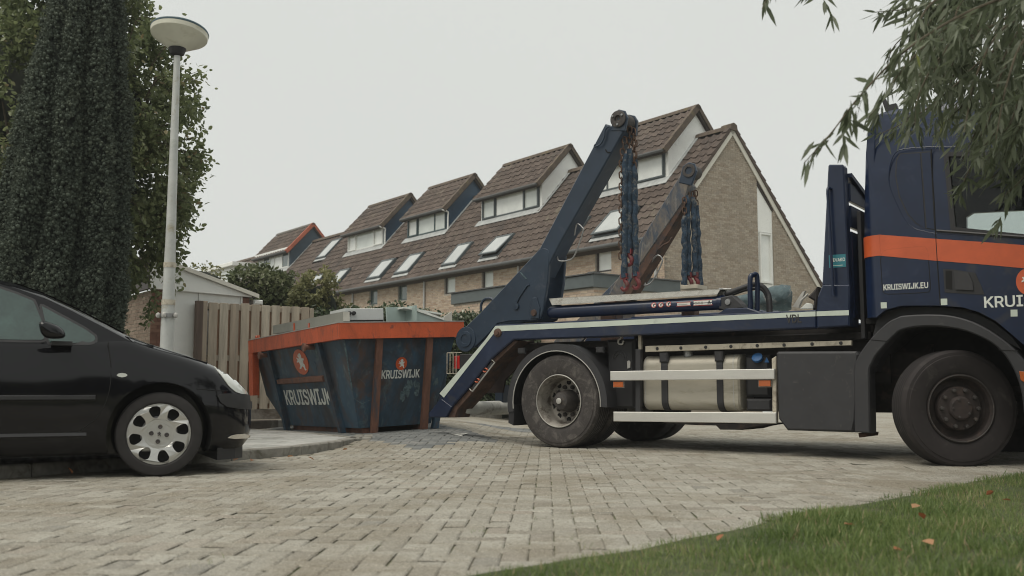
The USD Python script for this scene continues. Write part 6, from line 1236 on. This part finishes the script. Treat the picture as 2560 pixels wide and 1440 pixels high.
def leafy(thing, name, mat, P, d, size, down=.4, tmpl=LEAF, spread=.9, tone_bias=None):
    D = d * .5 + rng.normal(0, spread, d.shape); D[:, 2] -= down
    t = np.clip(rng.normal(.5, .24, len(P)), 0, 1) if tone_bias is None else np.clip(tone_bias + rng.normal(0, .2, len(P)), 0, 1)
    m, tn = scatter(*tmpl, P, frames_from(D), size * rng.uniform(.65, 1.25, len(P)), t); return thing.part(name, m, mat, tone=tn)
def limb(p0, p1, r0, r1, bend=.15, n=7):
    p0, p1 = np.array(p0, float), np.array(p1, float); t = np.linspace(0, 1, n)[:, None]; o = rng.normal(0, bend, 3); P = p0 + (p1 - p0) * t + o * np.sin(t * math.pi) + np.array([0, 0, 1]) * .1 * np.sin(t * math.pi); return tube(P, np.linspace(r0, r1, n), 8)
# columnar conifer
cf = at(138, 800, 11.6); CFr = Frame(cf[0], cf[1], 0)
co_ = Thing('conifer', 'dark columnar conifer standing behind the black car', 'tree', CFr)
co_.part('trunk', tube([(0, 0, -.05), (.02, 0, 2), (.08, 0, 5), (.12, 0, 6.6)], [.12, .1, .06, .01], 10), 'bark', smooth=40)
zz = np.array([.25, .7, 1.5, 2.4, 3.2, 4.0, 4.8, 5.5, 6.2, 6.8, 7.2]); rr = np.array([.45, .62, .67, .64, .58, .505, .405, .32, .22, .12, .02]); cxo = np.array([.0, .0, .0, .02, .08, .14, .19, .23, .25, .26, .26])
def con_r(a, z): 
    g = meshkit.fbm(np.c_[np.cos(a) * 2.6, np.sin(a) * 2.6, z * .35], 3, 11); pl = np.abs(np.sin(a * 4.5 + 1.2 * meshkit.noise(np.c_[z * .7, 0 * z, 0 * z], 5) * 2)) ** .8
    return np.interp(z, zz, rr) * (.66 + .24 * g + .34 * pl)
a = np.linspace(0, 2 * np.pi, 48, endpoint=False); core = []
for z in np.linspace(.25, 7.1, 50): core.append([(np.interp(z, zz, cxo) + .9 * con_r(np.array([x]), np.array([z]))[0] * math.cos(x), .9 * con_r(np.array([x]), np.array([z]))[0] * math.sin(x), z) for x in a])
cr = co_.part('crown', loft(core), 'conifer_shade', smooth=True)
N = 30000; z = rng.uniform(.25, 7.1, N); keep = rng.random(N) < np.interp(z, zz, rr) / .7; z = z[keep]; a = rng.uniform(math.pi * .8, 2.2 * math.pi, len(z)); f_ = rng.random(len(z)) < .2; a[f_] = rng.uniform(0, 2 * np.pi, f_.sum())
lump = meshkit.noise(np.c_[np.cos(a) * 4.5, np.sin(a) * 4.5, z * 3.2], 21); r = con_r(a, z) * (.93 + .14 * lump) + rng.normal(0, .022, len(z)); cz = np.c_[np.interp(z, zz, cxo) + r * np.cos(a), r * np.sin(a), z]
ball = trimesh.creation.icosphere(0); bv = ball.vertices * (1 + .25 * (meshkit.noise(ball.vertices * 2.3 + 5, 3)[:, None] - .5)) * np.array([.9, 1.12, .9]); n_ = np.c_[np.cos(a) * .7, np.sin(a) * .7, np.full(len(z), .75)]; ct = np.clip(.2 + .6 * lump + rng.normal(0, .16, len(z)), 0, 1)
m, tn = scatter(bv, ball.faces, cz, frames_from(n_ + rng.normal(0, .25, n_.shape)), rng.uniform(.013, .028, len(z)), ct); co_.part('foliage', m, 'conifer_leaf', cr, True, tone=tn, kind='stuff')
K = 4; D = np.repeat(n_, K, 0) + rng.normal(0, .5, (len(z) * K, 3)); D /= np.linalg.norm(D, axis=1, keepdims=True); P = np.repeat(cz, K, 0) + D * rng.uniform(.02, .035, (len(D), 1))
m, tn = scatter(*SPRIG, P, frames_from(D), rng.uniform(.022, .044, len(P)), np.clip(np.repeat(ct, K) + .12 + rng.normal(0, .1, len(P)), 0, 1)); co_.part('shoots', m, 'conifer_leaf', cr, tone=tn, kind='stuff')
# broadleaf tree behind it
bt = at(170, 800, 14.0); BF_ = Frame(bt[0], bt[1], 0)
tr = Thing('broadleaf_tree', 'large green broadleaf tree behind the conifer and the lamp post', 'tree', BF_)
tr.part('trunk', tube([(0, 0, -.05), (.05, 0, 1.0), (.0, .05, 2.2), (.1, 0, 3.8)], [.2, .16, .13, .08], 12), 'bark', smooth=40)
for k in range(16): ang = k * 2.4; e = (1.25 * math.cos(ang), 1.1 * math.sin(ang), 3.2 + 2.6 * (k % 5) / 4); tr.part('limb', limb((0, .02, 1.6 + .12 * k), e, .05, .012), 'bark', smooth=40)
cc, rc = (-.05, 0, 4.1), (1.78, 1.6, 3.0)
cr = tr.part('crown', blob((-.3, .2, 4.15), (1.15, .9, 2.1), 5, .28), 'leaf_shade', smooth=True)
P, d = crown_points(56000, cc, rc, .45, 5, .26, 2.2, 1.7); keep = (P[:, 2] > 1.5); P, d = P[keep], d[keep]
leafy(tr, 'leaves', 'tree_leaf', P, d, .088, .45, tone_bias=.2 + .75 * (meshkit.fbm(P * 1.4, 3, 8) - .15))
q_, d_ = [], []
for k in range(30):
    ang = rng.uniform(-1.2, .7); zc = rng.uniform(2.0, 6.4); e = np.array([math.cos(ang) * 1.72 * math.sqrt(max(.12, 1 - ((zc - 4.1) / 3.05) ** 2)), math.sin(ang) * 1.3, zc]); s = e * .72 + np.array([0, 0, 4.1]) * .28 * np.array([0, 0, 1]); e = e * np.array([1.07, 1.07, 1]); tr.part('twig', limb(s, e, .012, .003, .08), 'twig')
    q_.append(s + (e - s) * rng.uniform(.2, 1.05, (60, 1)) + rng.normal(0, .07, (60, 3))); d_.append(np.tile((e - s) / np.linalg.norm(e - s), (60, 1)))
leafy(tr, 'leaf_sprays', 'tree_leaf', np.vstack(q_), np.vstack(d_), .088, .3)
# shrubs over the fence
def shrub(name, label, px, py, Y, r, mat, n, sz, seed, cat='shrub'):
    c = at(px, py, Y); f = Frame(c[0], c[1], 0); t = Thing(name, label, cat, f, group='shrubs behind the fence' if cat == 'shrub' else None)
    for k in range(7): t.part('stem', limb((0, 0, 0), (rng.normal(0, r[0] * .5), rng.normal(0, r[1] * .5), c[2] + r[2] * rng.uniform(-.2, .6)), .03, .008), 'twig')
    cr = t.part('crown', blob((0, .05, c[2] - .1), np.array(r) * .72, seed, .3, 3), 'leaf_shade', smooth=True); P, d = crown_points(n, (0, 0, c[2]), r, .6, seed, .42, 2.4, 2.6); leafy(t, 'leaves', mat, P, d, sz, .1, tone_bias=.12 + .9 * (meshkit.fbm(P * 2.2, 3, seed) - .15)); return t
shrub('garden_shrub', 'dark green shrub rising behind the pale fence, right of the garage roof', 655, 742, 19.6, (.86, .7, .62), 'shrub_leaf', 5200, .1, 3)
shrub('garden_shrub', 'pale olive shrub drooping over the fence end beside the hedge', 795, 752, 19.2, (.52, .5, .52), 'pale_shrub_leaf', 3400, .085, 9)
shrub('roof_plant', 'wispy plants showing above the garage roof by the lamp post', 500, 690, 20.5, (.55, .35, .28), 'pale_shrub_leaf', 260, .07, 13, 'plant')
# ivy hedge along the bed
h0, h1 = np.array([-3.55, 18.35]), np.array([1.35, 22.3]); hd_ = h1 - h0; hl = np.linalg.norm(hd_); HF = Frame(h0[0], h0[1], math.degrees(math.atan2(hd_[1], hd_[0])))
hg = Thing('ivy_hedge', 'ivy covered hedge behind the skip, running from the fence to the truck', 'hedge', HF)
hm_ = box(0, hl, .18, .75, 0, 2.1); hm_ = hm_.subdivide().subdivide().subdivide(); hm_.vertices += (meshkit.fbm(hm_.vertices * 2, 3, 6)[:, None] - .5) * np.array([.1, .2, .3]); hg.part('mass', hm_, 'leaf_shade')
N = 17000; u = rng.uniform(-.1, hl + .1, N); top = rng.random(N) < .22; zt = 2.16 + .3 * (meshkit.fbm(np.c_[u * 1.7, 0 * u, 0 * u], 3, 4) - .5)
z = np.where(top, zt + rng.normal(0, .06, N), rng.uniform(.05, 1, N) ** .8 * zt); v = np.where(top, rng.uniform(.05, .8, N), .12 + .16 * (meshkit.fbm(np.c_[u * 2.2, z * 2.2, 0 * u], 3, 7) - .5) + rng.normal(0, .04, N))
P = np.c_[u, v, z]; D = np.c_[rng.normal(0, .6, N), rng.normal(-.5, .4, N), rng.normal(-.55, .5, N)]
m, tn = scatter(*LEAF, P, frames_from(D), rng.uniform(.06, .12, N), np.clip(.15 + .9 * (meshkit.fbm(P * 2.6, 3, 17) - .2) + rng.normal(0, .22, N), 0, 1)); hg.part('ivy_leaves', m, 'ivy_leaf', tone=tn)
# willow hanging in from the right
WFm = Frame(5.6, 5.4, 0)
wl_ = Thing('willow_tree', 'willow with narrow grey green leaves hanging over the truck cab at the upper right', 'tree', WFm)
wl_.part('trunk', tube([(1.6, .6, -.05), (1.5, .6, 1.2), (1.2, .5, 2.6), (.6, .4, 3.8), (.2, .3, 4.6)], [.28, .22, .18, .12, .07], 12), 'bark', smooth=40)
def wp_(px, py, Y): p = at(px, py, Y); return np.array([p[0] - 5.6, p[1] - 5.4, p[2]])
strands = [([(2660, -60), (2420, 30), (2260, 130), (2150, 240), (2080, 330), (2010, 408)], 4.7), ([(2600, -40), (2380, 60), (2260, 170), (2200, 260), (2165, 300)], 4.9), ([(2560, -60), (2380, -10), (2280, 20), (2190, 30)], 5.6), ([(2620, -80), (2420, -30), (2300, 60), (2240, 110), (2215, 160)], 5.5),
           ([(2640, 40), (2480, 130), (2380, 220), (2290, 290), (2190, 340)], 6.2), ([(2640, 60), (2480, 190), (2400, 270), (2330, 340)], 6.3), ([(2640, 100), (2520, 220), (2440, 290), (2395, 350)], 6.0), ([(2680, 120), (2570, 260), (2480, 340), (2420, 430), (2400, 490)], 5.6), ([(2680, 160), (2600, 300), (2540, 400), (2470, 450)], 5.9), ([(2690, 200), (2610, 340), (2560, 440), (2510, 490)], 5.5),
           ([(2620, 0), (2500, 80), (2440, 190), (2420, 280), (2410, 330)], 5.2), ([(2600, -60), (2470, 40), (2390, 130), (2350, 220), (2340, 260)], 5.8), ([(2660, 0), (2560, 100), (2520, 200), (2500, 290), (2490, 350)], 5.0), ([(2690, 40), (2610, 140), (2580, 250), (2570, 350)], 4.6), ([(2100, -140), (1990, -70), (1935, -30), (1905, 22)], 5.2), ([(2200, -120), (2080, -60), (2030, -12)], 5.4), ([(2640, -120), (2480, -60), (2350, -30), (2240, 5)], 6.0), ([(2660, -40), (2520, 60), (2400, 110), (2310, 190), (2260, 240)], 6.8)]
for k in range(46):
    x0, y0 = rng.uniform(2300, 2720), rng.uniform(-110, 190); L_ = rng.uniform(.5, 1.0); strands.append(([(x0 + 110, y0 - 70), (x0, y0), (x0 - 60 * L_ * rng.uniform(.4, 1.3), y0 + 110 * L_), (x0 - 85 * L_, y0 + 210 * L_)], rng.uniform(5.0, 7.2)))
for k in range(22): x0, y0 = rng.uniform(2470, 2740), rng.uniform(170, 290); strands.append(([(x0 + 90, y0 - 70), (x0, y0), (x0 - 40, y0 + 90), (x0 - 70, y0 + rng.uniform(100, 170))], rng.uniform(5.2, 6.6)))
LP_, LD_ = [], []
for i, (pts, Y) in enumerate(strands):
    c = curve([wp_(x, y, Y + .15 * j * (1 if i % 2 else -1) * .3) for j, (x, y) in enumerate(pts)], 12); wl_.part('branch', tube(c, np.linspace(.008, .002, len(c)), 5), 'twig')
    sl = np.r_[0, np.cumsum(np.linalg.norm(np.diff(c, axis=0), axis=1))]; dens = 60 if i < 18 else 66; nL = int(sl[-1] * dens); s = rng.uniform(.06 * sl[-1], sl[-1], nL); p = np.c_[[np.interp(s, sl, c[:, k]) for k in range(3)]].T; tg = np.gradient(c, axis=0); tg /= np.linalg.norm(tg, axis=1, keepdims=True); tt = np.c_[[np.interp(s, sl, tg[:, k]) for k in range(3)]].T
    LP_.append(p + rng.normal(0, .012 + .03 * (i >= 18), p.shape)); LD_.append(tt * .7 + rng.normal(0, .5, p.shape) + np.array([-.1, 0, -.75]))
    for q in range(int(sl[-1] / .22)):                          # short side twigs
        s0 = rng.uniform(.1, .9) * sl[-1]; b = np.array([np.interp(s0, sl, c[:, k]) for k in range(3)]); e = b + np.array([rng.normal(-.05, .1), rng.normal(0, .1), -rng.uniform(.08, .26)]); tq = rng.uniform(.1, 1, (11, 1)); LP_.append(b + (e - b) * tq); LD_.append(np.tile((e - b) / np.linalg.norm(e - b), (11, 1)) * .7 + rng.normal(0, .42, (11, 3)) + np.array([0, 0, -.4]))
limbs = [((.6, .4, 3.8), (-1.9, .3, 4.3)), ((.9, .45, 3.2), (-1.6, -.4, 3.9)), ((.9, .45, 3.0), (-1.3, 1.0, 4.2)), ((.2, .3, 4.6), (-1.4, 1.2, 5.0)), ((.6, .4, 3.8), (-1.0, -1.2, 4.6)), ((.2, .3, 4.6), (1.8, -.5, 5.4))]
for p0_, p1_ in limbs: wl_.part('limb', limb(p0_, p1_, .07, .018, .12, 9), 'bark', smooth=40)
for k in range(90):
    p0_, p1_ = limbs[k % 6]; a_ = np.array(p0_) + (np.array(p1_) - np.array(p0_)) * rng.uniform(.25, 1.05); a_ = a_ + rng.normal(0, .25, 3); e_ = a_ + np.array([rng.normal(0, .25), rng.normal(0, .25), -rng.uniform(.5, 1.4)]); m_ = (a_ + e_) / 2 + np.array([rng.normal(0, .2), rng.normal(0, .2), .25])
    c = curve([a_, m_, e_], 10); w_ = c + np.array([5.6, 5.4, 0])
    if (w_[:, 0] / w_[:, 1]).min() < .57: continue
    wl_.part('branch', tube(c, np.linspace(.008, .002, len(c)), 5), 'twig'); q = c[rng.integers(3, len(c), 70)] + rng.normal(0, .05, (70, 3)); LP_.append(q); LD_.append(rng.normal(0, .45, q.shape) + np.array([0, 0, -.8]))
N = 1800; b = rng.normal(size=(N, 3)); b /= np.linalg.norm(b, axis=1, keepdims=True); q = np.array([.1, .2, 6.0]) + b * rng.random((N, 1)) ** .4 * np.array([3.1, 2.6, 1.9]); pz = q + np.array([5.6, 5.4, 0]); d0 = pz[:, 1] * math.cos(TH) + (pz[:, 2] - H) * math.sin(TH); yv = 720 - F * (-pz[:, 1] * math.sin(TH) + (pz[:, 2] - H) * math.cos(TH)) / d0; q = q[(yv < -40) & (q[:, 2] > 4.2)]; LP_.append(q); LD_.append(rng.normal(0, .5, q.shape) + np.array([0, 0, -.7]))
P, D = np.vstack(LP_), np.vstack(LD_); m, tn = scatter(*WLEAF, P, frames_from(D), rng.uniform(.07, .15, len(P)), np.clip(.1 + .9 * (meshkit.fbm(P * 2.2, 3, 31) - .1) + rng.normal(0, .16, len(P)), 0, 1))
wl_.part('leaves', m, 'willow_leaf', tone=tn)

# the trees on the other side of the street, behind the photographer: seen only as reflections
bt_ = Thing('street_trees', 'row of low trees on the near side of the street, behind the photographer', 'trees', Frame(0, -15, 0), kind='stuff')
C_, D_ = [], []
for k in range(11):
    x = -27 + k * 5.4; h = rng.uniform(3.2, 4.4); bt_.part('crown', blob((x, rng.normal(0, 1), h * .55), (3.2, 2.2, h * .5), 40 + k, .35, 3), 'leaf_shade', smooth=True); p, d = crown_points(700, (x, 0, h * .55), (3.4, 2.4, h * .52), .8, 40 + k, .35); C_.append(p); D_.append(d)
leafy(bt_, 'leaves', 'tree_leaf', np.vstack(C_), np.vstack(D_), .4, .3)
